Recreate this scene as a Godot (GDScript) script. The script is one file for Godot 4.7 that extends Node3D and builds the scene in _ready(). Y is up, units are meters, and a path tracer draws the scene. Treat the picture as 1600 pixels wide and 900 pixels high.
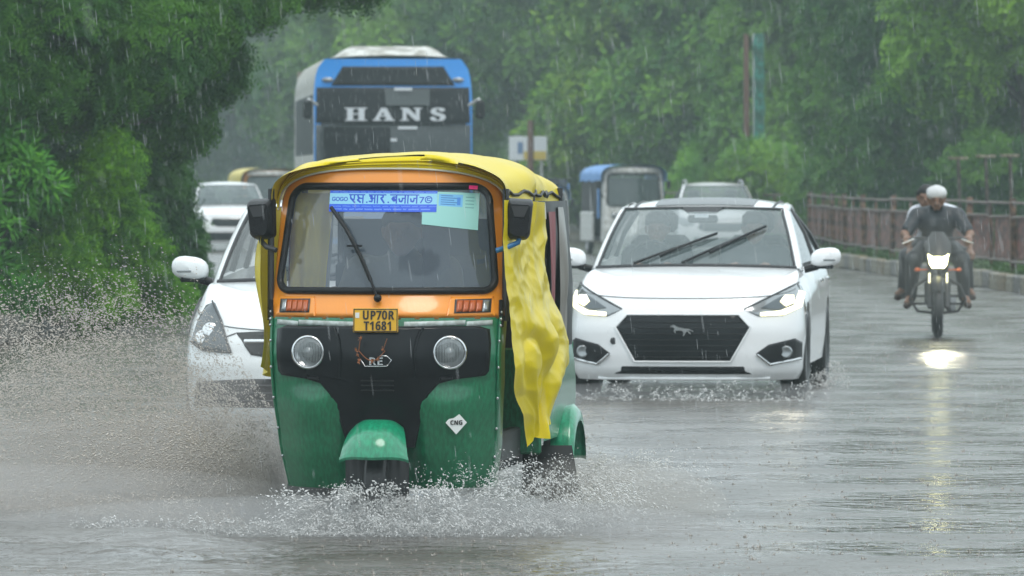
extends Node3D
# A wet street in the monsoon, built in metres: y is up, the camera stands at (0, 1.6, 0) and looks along -z.
# A pixel of the 1600 x 900 photograph only gives a direction; the distance of each thing comes from the road it stands on.
const LENS := 10000.0    # focal length in photograph pixels
const EYE := 1.6         # camera height
const SKYLINE := 278.0   # photograph row of the horizon

var rng := RandomNumberGenerator.new()
var M := {}
var taken := {}

func side_at(px: float, dist: float) -> float: return (px - 800.0) * dist / LENS
func high_at(py: float, dist: float) -> float: return EYE - (py - SKYLINE) * dist / LENS
func spot(px: float, py: float, dist: float) -> Vector3: return Vector3(side_at(px, dist), high_at(py, dist), -dist)

# ---------------------------------------------------------------- mesh builder
class Shape:
	var v := PackedVector3Array()
	var f := PackedInt32Array()
	var uv := PackedVector2Array()
	var col := PackedColorArray()

	func tri(a: Vector3, b: Vector3, c: Vector3) -> void:
		var n := v.size()
		v.append_array(PackedVector3Array([a, b, c]))
		f.append_array(PackedInt32Array([n, n + 1, n + 2]))

	func quad(a: Vector3, b: Vector3, c: Vector3, d: Vector3) -> void:
		var n := v.size()
		v.append_array(PackedVector3Array([a, b, c, d]))
		f.append_array(PackedInt32Array([n, n + 1, n + 2, n, n + 2, n + 3]))

	# rows of equal length; neighbouring points share normals
	func grid(rows: Array, closed := false, with_uv := false) -> void:
		var n := v.size()
		var w: int = rows[0].size()
		for r in rows.size():
			for c in w:
				v.append(rows[r][c])
				if with_uv:
					uv.append(Vector2(float(c) / (w - 1), float(r) / (rows.size() - 1)))
		for r in rows.size() - 1:
			for c in (w if closed else w - 1):
				var d := (c + 1) % w
				var i := n + r * w
				f.append_array(PackedInt32Array([i + c, i + d, i + w + d, i + c, i + w + d, i + w + c]))

	func fan(ring: Array, mid: Vector3) -> void:
		var n := v.size()
		v.append(mid)
		for p in ring:
			v.append(p)
		for k in ring.size():
			f.append_array(PackedInt32Array([n, n + 1 + k, n + 1 + (k + 1) % ring.size()]))

	func box(c: Vector3, size: Vector3, t := Transform3D(), cut := 0.0) -> void:
		var h := size / 2.0
		if cut <= 0.0:
			var p := []
			for k in 8:
				p.append(t * (c + Vector3(h.x if k & 1 else -h.x, h.y if k & 2 else -h.y, h.z if k & 4 else -h.z)))
			for q in [[0, 2, 3, 1], [4, 5, 7, 6], [0, 1, 5, 4], [2, 6, 7, 3], [0, 4, 6, 2], [1, 3, 7, 5]]:
				quad(p[q[0]], p[q[1]], p[q[2]], p[q[3]])
			return
		cut = minf(cut, minf(h.x, minf(h.y, h.z)) * 0.98)
		var at := func(sx: int, sy: int, sz: int, axis: int) -> Vector3:
			var q := Vector3(sx * (h.x - (cut if axis != 0 else 0.0)), sy * (h.y - (cut if axis != 1 else 0.0)), sz * (h.z - (cut if axis != 2 else 0.0)))
			return t * (c + q)
		for s in [-1, 1]:
			quad(at.call(s, -1, -1, 0), at.call(s, -1, 1, 0), at.call(s, 1, 1, 0), at.call(s, 1, -1, 0))
			quad(at.call(-1, s, -1, 1), at.call(1, s, -1, 1), at.call(1, s, 1, 1), at.call(-1, s, 1, 1))
			quad(at.call(-1, -1, s, 2), at.call(-1, 1, s, 2), at.call(1, 1, s, 2), at.call(1, -1, s, 2))
			for u in [-1, 1]:
				quad(at.call(s, u, -1, 0), at.call(s, u, 1, 0), at.call(s, u, 1, 1), at.call(s, u, -1, 1))
				quad(at.call(s, -1, u, 0), at.call(s, 1, u, 0), at.call(s, 1, u, 2), at.call(s, -1, u, 2))
				quad(at.call(-1, s, u, 1), at.call(1, s, u, 1), at.call(1, s, u, 2), at.call(-1, s, u, 2))
				for w in [-1, 1]:
					tri(at.call(s, u, w, 0), at.call(s, u, w, 1), at.call(s, u, w, 2))

	# a round bar through points; r is a number or one radius for each point
	func tube(points: Array, r: Variant, sides := 8, capped := true) -> void:
		var rows := []
		var last := Vector3.UP
		for k in points.size():
			var along: Vector3 = (points[mini(k + 1, points.size() - 1)] - points[maxi(k - 1, 0)]).normalized()
			if absf(along.dot(last)) > 0.95:
				last = Vector3.RIGHT if absf(along.x) < 0.8 else Vector3.UP
			var a := along.cross(last).normalized()
			var b := a.cross(along).normalized()
			last = b
			var rad: float = r[k] if r is Array else r
			var ring := PackedVector3Array()
			for s in sides:
				var q := TAU * s / sides
				ring.append(points[k] + (a * cos(q) + b * sin(q)) * rad)
			rows.append(ring)
		grid(rows, true)
		if capped:
			fan(Array(rows[0]), points[0])
			fan(Array(rows[-1]), points[-1])

	# profile of (radius, height) turned round the y axis of t; a sharp edge is a point given twice
	func lathe(profile: Array, t := Transform3D(), sides := 24) -> void:
		var rows := []
		for p in profile:
			var ring := PackedVector3Array()
			for s in sides:
				var q := TAU * s / sides
				ring.append(t * Vector3(cos(q) * p.x, p.y, sin(q) * p.x))
			rows.append(ring)
		var start := 0
		for k in range(1, rows.size()):
			if profile[k] == profile[k - 1] or k == rows.size() - 1:
				var part := rows.slice(start, k + (1 if k == rows.size() - 1 and profile[k] != profile[k - 1] else 0))
				if part.size() > 1:
					grid(part, true)
				start = k

	# a flat outline in the x-y plane of t, from z = 0 back to z = -deep
	func prism(outline: PackedVector2Array, deep: float, t := Transform3D()) -> void:
		var n := v.size()
		for p in outline:
			v.append(t * Vector3(p.x, p.y, 0))
		var cut := Geometry2D.triangulate_polygon(outline)
		for k in cut:
			f.append(n + k)
		if deep == 0.0:
			return
		n = v.size()
		for p in outline:
			v.append(t * Vector3(p.x, p.y, -deep))
		for k in range(0, cut.size(), 3):
			f.append_array(PackedInt32Array([n + cut[k], n + cut[k + 2], n + cut[k + 1]]))
		for k in outline.size():
			var a := outline[k]
			var b := outline[(k + 1) % outline.size()]
			quad(t * Vector3(a.x, a.y, 0), t * Vector3(b.x, b.y, 0), t * Vector3(b.x, b.y, -deep), t * Vector3(a.x, a.y, -deep))

	func ball(c: Vector3, r: Vector3, t := Transform3D(), sides := 16, rings := 10) -> void:
		var rows := []
		for k in rings + 1:
			var a := PI * k / rings
			var ring := PackedVector3Array()
			for s in sides:
				var q := TAU * s / sides
				ring.append(t * (c + Vector3(sin(a) * cos(q) * r.x, cos(a) * r.y, sin(a) * sin(q) * r.z)))
			rows.append(ring)
		grid(rows, true)

	func made() -> ArrayMesh:
		var n := PackedVector3Array()
		n.resize(v.size())
		for k in range(0, f.size(), 3):
			var a := f[k]
			var b := f[k + 1]
			var c := f[k + 2]
			var face := (v[c] - v[a]).cross(v[b] - v[a])
			n[a] += face
			n[b] += face
			n[c] += face
		for k in n.size():
			n[k] = n[k].normalized() if n[k].length_squared() > 1e-24 else Vector3.UP
		var arrays := []
		arrays.resize(Mesh.ARRAY_MAX)
		arrays[Mesh.ARRAY_VERTEX] = v
		arrays[Mesh.ARRAY_NORMAL] = n
		arrays[Mesh.ARRAY_INDEX] = f
		if uv.size() == v.size():
			arrays[Mesh.ARRAY_TEX_UV] = uv
		if col.size() == v.size():
			arrays[Mesh.ARRAY_COLOR] = col
		var m := ArrayMesh.new()
		m.add_surface_from_arrays(Mesh.PRIMITIVE_TRIANGLES, arrays)
		return m

# ---------------------------------------------------------------- objects
func numbered(called: String) -> String:
	taken[called] = taken.get(called, -1) + 1
	return called if taken[called] == 0 else "%s_%03d" % [called, taken[called]]

func tag(o: Node3D, label: String, category: String, group := "", kind := "") -> Node3D:
	if label: o.set_meta("label", label)
	if category: o.set_meta("category", category)
	if group: o.set_meta("group", group)
	if kind: o.set_meta("kind", kind)
	return o

func thing(called: String, label: String, category: String, at := Vector3.ZERO, turn := 0.0, group := "") -> Node3D:
	var o := Node3D.new()
	o.name = numbered(called)
	add_child(o)
	o.position = at
	o.rotation.y = turn
	return tag(o, label, category, group)

func put(called: String, mesh: Mesh, mat: Material, parent: Node3D) -> MeshInstance3D:
	var o := MeshInstance3D.new()
	o.name = numbered(called) if parent == self else called
	o.mesh = mesh
	o.material_override = mat
	parent.add_child(o, true)
	return o

func part(called: String, s: Shape, mat: Material, parent: Node3D) -> MeshInstance3D:
	return put(called, s.made(), mat, parent)

func setting(called: String, s: Shape, mat: Material, label := "") -> MeshInstance3D:
	var o := part(called, s, mat, self)
	o.set_meta("kind", "structure")
	if label: o.set_meta("label", label)
	return o

func many(called: String, mesh: Mesh, mat: Material, places: Array, tints: Variant, parent: Node3D) -> MultiMeshInstance3D:
	var mm := MultiMesh.new()
	mm.transform_format = MultiMesh.TRANSFORM_3D
	mm.use_colors = tints != null
	mm.mesh = mesh
	mm.instance_count = places.size()
	for k in places.size():
		mm.set_instance_transform(k, places[k])
		if tints != null:
			mm.set_instance_color(k, tints[k])
	var o := MultiMeshInstance3D.new()
	o.name = numbered(called) if parent == self else called
	o.multimesh = mm
	o.material_override = mat
	o.set_meta("kind", "stuff")
	parent.add_child(o, true)
	return o

# ---------------------------------------------------------------- materials
func lin(r: float, g: float, b: float, a := 1.0) -> Color:
	var c := Color(r, g, b).linear_to_srgb()
	c.a = a
	return c

func paint(called: String, c: Color, rough := 0.5, more := {}) -> StandardMaterial3D:
	var m := StandardMaterial3D.new()
	m.resource_name = called
	m.albedo_color = c
	m.roughness = rough
	for k in more:
		m.set(k, more[k])
	if c.a < 1.0:
		m.transparency = BaseMaterial3D.TRANSPARENCY_ALPHA
	M[called] = m
	return m

func noise_picture(size: int, seed_: int, freq: float, octaves := 4, kind := FastNoiseLite.TYPE_SIMPLEX_SMOOTH) -> Image:
	var n := FastNoiseLite.new()
	n.seed = seed_
	n.noise_type = kind
	n.frequency = freq
	n.fractal_octaves = octaves
	return n.get_seamless_image(size, size)

# grey noise mapped to a range of tints, to be multiplied with a colour
func mottle(size: int, seed_: int, freq: float, lo: Color, hi: Color, octaves := 5) -> ImageTexture:
	var im := noise_picture(size, seed_, freq, octaves)
	im.convert(Image.FORMAT_RGB8)
	for y in size:
		for x in size:
			var k := smoothstep(0.25, 0.75, im.get_pixel(x, y).r)
			im.set_pixel(x, y, lo.lerp(hi, k))
	return ImageTexture.create_from_image(im)

# round beads of rain as a normal map
func bead_texture(size: int, count: int, most: float, seed_: int) -> ImageTexture:
	var h := PackedFloat32Array()
	h.resize(size * size)
	var r2 := RandomNumberGenerator.new()
	r2.seed = seed_
	for k in count:
		var cx := r2.randf() * size
		var cy := r2.randf() * size
		var r := 1.2 + most * pow(r2.randf(), 3.0)
		var stretch := 1.0 + 0.8 * r2.randf()
		for y in range(int(cy - r * stretch), int(cy + r * stretch) + 2):
			for x in range(int(cx - r), int(cx + r) + 2):
				var q := 1.0 - (pow((x - cx) / r, 2.0) + pow((y - cy) / (r * stretch), 2.0))
				if q > 0.0:
					var i := posmod(y, size) * size + posmod(x, size)
					h[i] = maxf(h[i], sqrt(q) * r / most * 0.8)
	var im := Image.create_from_data(size, size, false, Image.FORMAT_RF, h.to_byte_array())
	im.convert(Image.FORMAT_RGB8)
	im.bump_map_to_normal_map(3.0)
	return ImageTexture.create_from_image(im)

# ---------------------------------------------------------------- the scene
func _ready() -> void:
	rng.seed = 20240701
	set_camera_and_light()
	make_materials()
	build_setting()
	build_trees()
	build_street_furniture()
	build_vehicles()
	build_water()

func set_camera_and_light() -> void:
	var cam := Camera3D.new()
	cam.name = "camera"
	cam.fov = rad_to_deg(2.0 * atan(450.0 / LENS))
	cam.position = Vector3(0, EYE, 0)
	cam.rotation.x = -atan((450.0 - SKYLINE) / LENS)
	cam.near = 0.5
	cam.far = 4000.0
	var at := CameraAttributesPhysical.new()
	at.frustum_focal_length = 12.0 / (450.0 / LENS)   # the same angle on a 24 mm high sensor
	at.frustum_focus_distance = 31.0
	at.exposure_aperture = 11.0
	cam.attributes = at
	add_child(cam)
	cam.current = true

	var sky := ProceduralSkyMaterial.new()
	sky.sky_top_color = lin(0.84, 0.95, 1.0)
	sky.sky_horizon_color = lin(0.54, 0.64, 0.69)
	sky.sky_curve = 0.25
	sky.ground_bottom_color = lin(0.12, 0.12, 0.11)
	sky.ground_horizon_color = lin(0.3, 0.32, 0.33)
	var e := Environment.new()
	e.background_mode = Environment.BG_SKY
	e.sky = Sky.new()
	e.sky.sky_material = sky
	e.background_energy_multiplier = 1.0
	e.tonemap_mode = Environment.TONE_MAPPER_LINEAR
	e.tonemap_exposure = 1.7
	e.fog_enabled = true
	e.fog_density = 0.00098
	e.fog_light_color = lin(0.80, 0.97, 0.97)
	e.volumetric_fog_enabled = true
	e.volumetric_fog_density = 0.0
	e.sdfgi_enabled = true
	e.ssao_enabled = true
	e.ssil_enabled = true
	var w := WorldEnvironment.new()
	w.name = "air"
	w.environment = e
	add_child(w)

	var sun := DirectionalLight3D.new()
	sun.name = "overcast_sun"
	sun.light_energy = 0.3
	sun.light_angular_distance = 25.0
	sun.light_color = Color(1.0, 0.99, 0.97)
	sun.rotation_degrees = Vector3(-62, 20, 0)
	sun.shadow_enabled = true
	add_child(sun)

func make_materials() -> void:
	var beads := bead_texture(512, 2600, 7.0, 5)
	M.beads = beads
	var crumple := noise_picture(512, 61, 0.012, 3, FastNoiseLite.TYPE_CELLULAR)
	crumple.convert(Image.FORMAT_RGB8)
	crumple.bump_map_to_normal_map(2.5)
	M.crumple = ImageTexture.create_from_image(crumple)
	var soft := noise_picture(512, 62, 0.01, 4)
	soft.convert(Image.FORMAT_RGB8)
	soft.bump_map_to_normal_map(5.0)
	M.wrinkle = ImageTexture.create_from_image(soft)
	M.grime = mottle(256, 11, 0.012, Color(0.62, 0.60, 0.56), Color(1, 1, 1))
	M.runs = mottle(512, 13, 0.022, Color(0.80, 0.80, 0.79), Color(1, 1, 1), 6)
	M.blotch = mottle(256, 12, 0.02, Color(0.78, 0.77, 0.75), Color(1, 1, 1))
	# --- road: wet asphalt under a moving film of rain water
	var rip := ripple_texture(2048, 9000, 9)
	M.ripples = rip
	paint("wet_road", lin(0.115, 0.106, 0.096), 0.32, {
		"roughness_texture": mottle(512, 27, 0.008, Color(0.3, 0.3, 0.3), Color(1, 1, 1), 4),
		"albedo_texture": mottle(512, 21, 0.006, Color(0.75, 0.72, 0.68), Color(1, 1, 1)),
		"uv1_triplanar": true, "uv1_world_triplanar": true, "uv1_scale": Vector3(0.155, 0.155, 0.155),
		"heightmap_enabled": true, "heightmap_texture": rip, "heightmap_scale": 3.4, "metallic_specular": 0.5})
	paint("soil", lin(0.075, 0.062, 0.045), 0.85, {
		"albedo_texture": mottle(256, 22, 0.03, Color(0.5, 0.55, 0.4), Color(1, 1, 1)),
		"uv1_triplanar": true, "uv1_world_triplanar": true, "uv1_scale": Vector3(0.7, 0.7, 0.7)})
	var kerb_wear := mottle(256, 23, 0.03, Color(0.55, 0.5, 0.42), Color(1, 1, 1))
	var k := {"albedo_texture": kerb_wear, "uv1_triplanar": true, "uv1_world_triplanar": true, "uv1_scale": Vector3(1.3, 1.3, 1.3)}
	paint("kerb_pale", lin(0.30, 0.27, 0.20), 0.5, k)
	paint("kerb_ochre", lin(0.24, 0.18, 0.09), 0.5, k)
	paint("kerb_grey", lin(0.14, 0.13, 0.12), 0.5, k)
	var rust := {"albedo_texture": mottle(256, 24, 0.02, Color(0.5, 0.45, 0.42), Color(1, 1, 1)), "uv1_triplanar": true, "uv1_world_triplanar": true, "uv1_scale": Vector3(0.9, 0.9, 0.9)}
	paint("fence_sheet", lin(0.20, 0.055, 0.032), 0.6, rust)
	paint("fence_sheet_faded", lin(0.21, 0.072, 0.045), 0.6, rust)
	paint("fence_post", lin(0.20, 0.105, 0.055), 0.5, rust)
	paint("fence_rail", lin(0.16, 0.10, 0.07), 0.5, rust)
	paint("bark", lin(0.085, 0.065, 0.05), 0.75, {"albedo_texture": M.grime, "uv1_triplanar": true, "uv1_scale": Vector3(2, 2, 2)})
	paint("leaf", Color.WHITE, 0.55, {"metallic_specular": 0.22, "vertex_color_use_as_albedo": true, "backlight_enabled": true, "backlight": Color(0.5, 0.62, 0.22), "cull_mode": BaseMaterial3D.CULL_DISABLED})
	paint("rain", lin(0.85, 0.88, 0.9, 0.4), 0.4)
	paint("spray", lin(0.66, 0.66, 0.65), 0.2)
	paint("muddy_spray", lin(0.54, 0.495, 0.45), 0.25)
	paint("splash", lin(0.42, 0.38, 0.34), 0.15)

# rings left by raindrops over chop and swell: one height picture, tileable
func ripple_texture(size: int, count: int, seed_: int) -> ImageTexture:
	var base := noise_picture(size, seed_, 0.011, 5)
	base.convert(Image.FORMAT_RF)
	var h := base.get_data().to_float32_array()
	var r2 := RandomNumberGenerator.new()
	r2.seed = seed_
	for k in count:
		var cx := r2.randf() * size
		var cy := r2.randf() * size
		var r := 4.0 + 13.0 * pow(r2.randf(), 1.5)
		var amp := 0.075 * (0.2 + r2.randf())
		for y in range(int(cy - r), int(cy + r) + 1):
			var dy := (y - cy) * (y - cy)
			var row := posmod(y, size) * size
			for x in range(int(cx - r), int(cx + r) + 1):
				var d := sqrt((x - cx) * (x - cx) + dy)
				if d < r:
					h[row + posmod(x, size)] += amp * cos(d / r * 13.0) * (1.0 - d / r)
	return ImageTexture.create_from_image(Image.create_from_data(size, size, false, Image.FORMAT_RF, h.to_byte_array()))

# edges of the road: metres to the side at a distance ahead of the camera
func curve_at(table: Array, d: float) -> float:
	for k in range(1, table.size()):
		if d <= table[k][0] or k == table.size() - 1:
			var a: Array = table[maxi(k - 2, 0)]
			var b: Array = table[k - 1]
			var c: Array = table[k]
			var e: Array = table[mini(k + 1, table.size() - 1)]
			var t := clampf((d - b[0]) / (c[0] - b[0]), 0.0, 1.0)
			return cubic_interpolate(b[1], c[1], a[1], e[1], t)
	return 0.0

const RIGHT_EDGE := [[-80, -4.0], [0, 2.4], [35, 5.2], [60, 6.8], [75, 7.2], [88, 7.05], [114, 5.8], [142, 5.5], [158, 2.0], [172, -2.0], [200, -12.0], [260, -34.0], [330, -60.0]]
const LEFT_EDGE := [[-80, -15.0], [0, -8.2], [35, -5.9], [60, -4.9], [83, -4.7], [110, -5.9], [145, -9.0], [175, -16.0], [210, -27.0], [260, -48.0], [330, -76.0]]
func right_edge(d: float) -> float: return curve_at(RIGHT_EDGE, d)
func left_edge(d: float) -> float: return curve_at(LEFT_EDGE, d)

func build_setting() -> void:
	var g := Shape.new()
	g.quad(Vector3(-1500, -0.05, 400), Vector3(1500, -0.05, 400), Vector3(1500, -0.05, -2500), Vector3(-1500, -0.05, -2500))
	setting("ground", g, M.soil, "bare wet soil beside the road")
	var rows := []
	for k in 84:
		var d := -80.0 + k * 5.0
		var row := PackedVector3Array()
		for c in 9:
			row.append(Vector3(lerpf(left_edge(d) - 0.1, right_edge(d) + 0.1, c / 8.0), 0, -d))
		rows.append(row)
	var r := Shape.new()
	r.grid(rows)
	setting("road", r, M.wet_road, "wet grey asphalt road covered by rain water")
	# flood water heaped in low bow waves beside the three-wheeler
	var swell := FastNoiseLite.new()
	swell.seed = 77
	swell.frequency = 0.35
	rows = []
	for k in 181:
		var d := 25.0 + k * 0.06
		var row := PackedVector3Array()
		for c in 61:
			var x := -7.0 + c * 0.1
			var edge := smoothstep(-7.0, -6.0, x) * smoothstep(-1.0, -1.6, x) * smoothstep(25.0, 27.0, d) * smoothstep(35.8, 34.0, d)
			var wave := sin((d + 0.25 * x + 0.5 * swell.get_noise_2d(x, d)) * 4.1) * 0.5 + 0.5
			row.append(Vector3(x, -0.008 + edge * (0.014 + 0.045 * pow(wave, 2.5) + 0.02 * swell.get_noise_2d(x * 4.0, d * 5.0)), -d))
		rows.append(row)
	var fw := Shape.new()
	fw.grid(rows)
	setting("flood_water", fw, M.wet_road, "low waves of grey flood water running out beside the three-wheeler")
	# raised verges behind the kerbs
	for s in [-1, 1]:
		rows = []
		for k in 62:
			var d := 20.0 + k * 5.0
			var e := right_edge(d) if s > 0 else left_edge(d)
			rows.append(PackedVector3Array([Vector3(e + s * 0.16, 0.0, -d), Vector3(e + s * 0.17, 0.20, -d), Vector3(e + s * 3.0, 0.26, -d), Vector3(e + s * 60.0, 0.4, -d)]))
		var vg := Shape.new()
		vg.grid(rows)
		setting("verge", vg, M.soil, "raised earth verge under the trees on the fenced side" if s > 0 else "earth verge under the leafy roadside bushes")
	# kerbs of single stones
	var stone := Shape.new()
	stone.box(Vector3(0, 0.125, 0), Vector3(0.16, 0.25, 0.94), Transform3D(), 0.02)
	var stone_mesh := stone.made()
	for s in [-1, 1]:
		var kerb := Node3D.new()
		kerb.name = "kerb" if s > 0 else "kerb_001"
		add_child(kerb)
		tag(kerb, "row of worn ochre and grey kerb stones below the red fence" if s > 0 else "low broken grey kerb along the leafy bushes", "", "", "structure")
		var d := 58.0 if s < 0 else 74.0
		var n := 0
		while d < (112.0 if s < 0 else 150.0):
			var a := right_edge(d) if s > 0 else left_edge(d)
			var b := right_edge(d + 0.97) if s > 0 else left_edge(d + 0.97)
			var o := put("kerb_stone", stone_mesh, [M.kerb_pale, M.kerb_ochre, M.kerb_pale, M.kerb_grey][n % 4 if s > 0 else 3], kerb)
			o.position = Vector3((a + b) / 2 + s * 0.08, rng.randf_range(-0.02, 0.015), -d - 0.48)
			o.rotation.y = -atan2(b - a, 0.97) + rng.randf_range(-0.02, 0.02)
			o.rotation.z = rng.randf_range(-0.03, 0.03)
			d += 0.97
			n += 1

# ---------------------------------------------------------------- foliage
func leaf_blade(s: Shape, at: Vector3, along: Vector3, up: Vector3, long: float, wide: float, tint: Color, bend := 0.12) -> void:
	var across := along.cross(up).normalized()
	var n := s.v.size()
	var lift := across.cross(along).normalized()
	s.v.append_array(PackedVector3Array([at, at + along * long * 0.45 + across * wide * 0.5 + lift * wide * bend, at + along * long, at + along * long * 0.45 - across * wide * 0.5 + lift * wide * bend]))
	s.f.append_array(PackedInt32Array([n, n + 1, n + 2, n, n + 2, n + 3]))
	for k in 4:
		s.col.append(tint)

func any_way(r: RandomNumberGenerator) -> Vector3:
	var v := Vector3(r.randfn(), r.randfn(), r.randfn())
	return v.normalized() if v.length() > 0.01 else Vector3.UP

# a twig tip carrying feathered leaves with narrow leaflets, pointing along +y
func feather_sprig(seed_: int, leaves: int, pairs: int, rachis: float, leaflet: float, wide: float) -> ArrayMesh:
	var r := RandomNumberGenerator.new()
	r.seed = seed_
	var s := Shape.new()
	for k in leaves:
		var q := TAU * k / leaves + r.randf() * 0.6
		var tilt := r.randf_range(0.3, 1.25)
		var dir := Vector3(cos(q) * sin(tilt), cos(tilt), sin(q) * sin(tilt))
		var p := Vector3(0, r.randf_range(-0.3, 0.15) * rachis, 0)
		var seg := rachis / pairs
		for j in pairs:
			dir = (dir + Vector3(0, -0.11, 0)).normalized()
			p += dir * seg
			var across := dir.cross(Vector3.UP).normalized()
			var up := across.cross(dir).normalized()
			for side in [-1, 1]:
				var go: Vector3 = (across * side * 0.85 + dir * 0.55 - Vector3(0, 0.22 + r.randf() * 0.2, 0)).normalized()
				var t := r.randf_range(0.9, 1.1)
				leaf_blade(s, p, go, (up + any_way(r) * 0.35).normalized(), leaflet * r.randf_range(0.75, 1.15) * (1.0 - 0.35 * absf(j / float(pairs) - 0.4)), wide, Color(t, t, t * 0.9))
	return s.made()

# a round cluster of simple leaves, used for trees farther away
func leaf_clump(seed_: int, count: int, radius: float, leaf: float, wide: float) -> ArrayMesh:
	var r := RandomNumberGenerator.new()
	r.seed = seed_
	var s := Shape.new()
	for k in count:
		var out := any_way(r)
		out.y = out.y * 0.6 + 0.1
		var p := out * radius * pow(r.randf(), 0.6)
		var go := (out + any_way(r) * 0.7 - Vector3(0, 0.35, 0)).normalized()
		var t := r.randf_range(0.9, 1.1)
		leaf_blade(s, p, go, (Vector3.UP + any_way(r) * 0.6).normalized(), leaf * r.randf_range(0.7, 1.25), wide * r.randf_range(0.8, 1.2), Color(t, t, t * 0.88))
	return s.made()

# long narrow leaves in a star round the twig tip
func star_sprig(seed_: int) -> ArrayMesh:
	var r := RandomNumberGenerator.new()
	r.seed = seed_
	var s := Shape.new()
	for k in 13:
		var q := TAU * k / 13.0 * 2.0 + r.randf() * 0.3
		var tilt := r.randf_range(0.7, 1.7)
		var p := Vector3.ZERO
		var dir := Vector3(cos(q) * sin(tilt), cos(tilt), sin(q) * sin(tilt))
		var t := r.randf_range(0.85, 1.2)
		for j in 2:
			leaf_blade(s, p, dir, Vector3.UP, 0.13, 0.026, Color(t, t, t), 0.2)
			p += dir * 0.10
			dir = (dir + Vector3(0, -0.45, 0)).normalized()
	return s.made()

# a tree: trunk with limbs to every blob of leaves, and the crown spread through the blobs [centre, radii]
func tree(called: String, label: String, category: String, foot: Vector3, blobs: Array, sprigs: Array, per_blob: int, tint: Color, spread: float, size: Vector2, group := "", trunk := 0.16) -> Node3D:
	var t := thing(called, label, category, foot, 0.0, group)
	var fork := Vector3(0, 0, 0)
	var mean := Vector3.ZERO
	for b in blobs:
		mean += (b[0] - foot) / blobs.size()
	fork = Vector3(mean.x * 0.25, maxf(mean.y * 0.5, 0.3), mean.z * 0.25)
	var w := Shape.new()
	w.tube([Vector3(0, -0.1, 0), Vector3(mean.x * 0.05 + 0.04, fork.y * 0.4, 0), fork], [trunk * 1.25, trunk, trunk * 0.8], 9)
	for b in blobs:
		var to: Vector3 = b[0] - foot
		var bend: Vector3 = fork.lerp(to, 0.5) + Vector3(rng.randf_range(-0.2, 0.2), 0.12, rng.randf_range(-0.2, 0.2)) * b[1].x
		w.tube([fork + Vector3(0, -0.05, 0), bend, to], [trunk * 0.55, trunk * 0.33, trunk * 0.1], 6, false)
		for k in 3:
			var tip: Vector3 = to + any_way(rng) * b[1] * 0.8
			w.tube([bend.lerp(to, 0.4 + 0.2 * k), to.lerp(tip, 0.5) + Vector3(0, 0.05, 0), tip], [trunk * 0.18, trunk * 0.1, trunk * 0.03], 4, false)
	part("trunk", w, M.bark, t)
	var old_leaf := Color(tint.r * 0.55, tint.g * 0.66, tint.b * 0.85)
	var young_leaf := Color(tint.r * 1.75, tint.g * 1.45, tint.b * 0.9)
	var where := []
	var colors := []
	for k in sprigs.size():
		where.append([])
		colors.append([])
	for b in blobs:
		var clumps := []
		for k in 14:
			clumps.append([any_way(rng), rng.randf_range(0.75, 1.3), rng.randf()])
		var count := int(per_blob * (b[2] if b.size() > 2 else 1.0))
		for k in count:
			var out := any_way(rng)
			var near: Array = clumps[0]
			for c in clumps:
				if out.dot(c[0]) > out.dot(near[0]):
					near = c
			out = (out + near[0] * 0.55).normalized()
			var p: Vector3 = b[0] - foot + out * b[1] * pow(rng.randf(), 0.38) * (0.8 + 0.3 * near[1] - 0.15)
			var y := (out + Vector3(0, 0.25, 0) + any_way(rng) * 0.45).normalized()
			var x := y.cross(any_way(rng)).normalized()
			var grow := rng.randf_range(size.x, size.y)
			var n := rng.randi() % sprigs.size()
			where[n].append(Transform3D(Basis(x, y, x.cross(y)).scaled(Vector3.ONE * grow), p))
			# old dark leaves and young yellow-green ones, mixed at random from twig to twig
			colors[n].append(old_leaf.lerp(young_leaf, clampf(near[2] + rng.randf_range(-spread, spread), 0.0, 1.0)))
	for k in sprigs.size():
		if where[k].size():
			many("crown", sprigs[k], M.leaf, where[k], colors[k], t)
	return t

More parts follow.
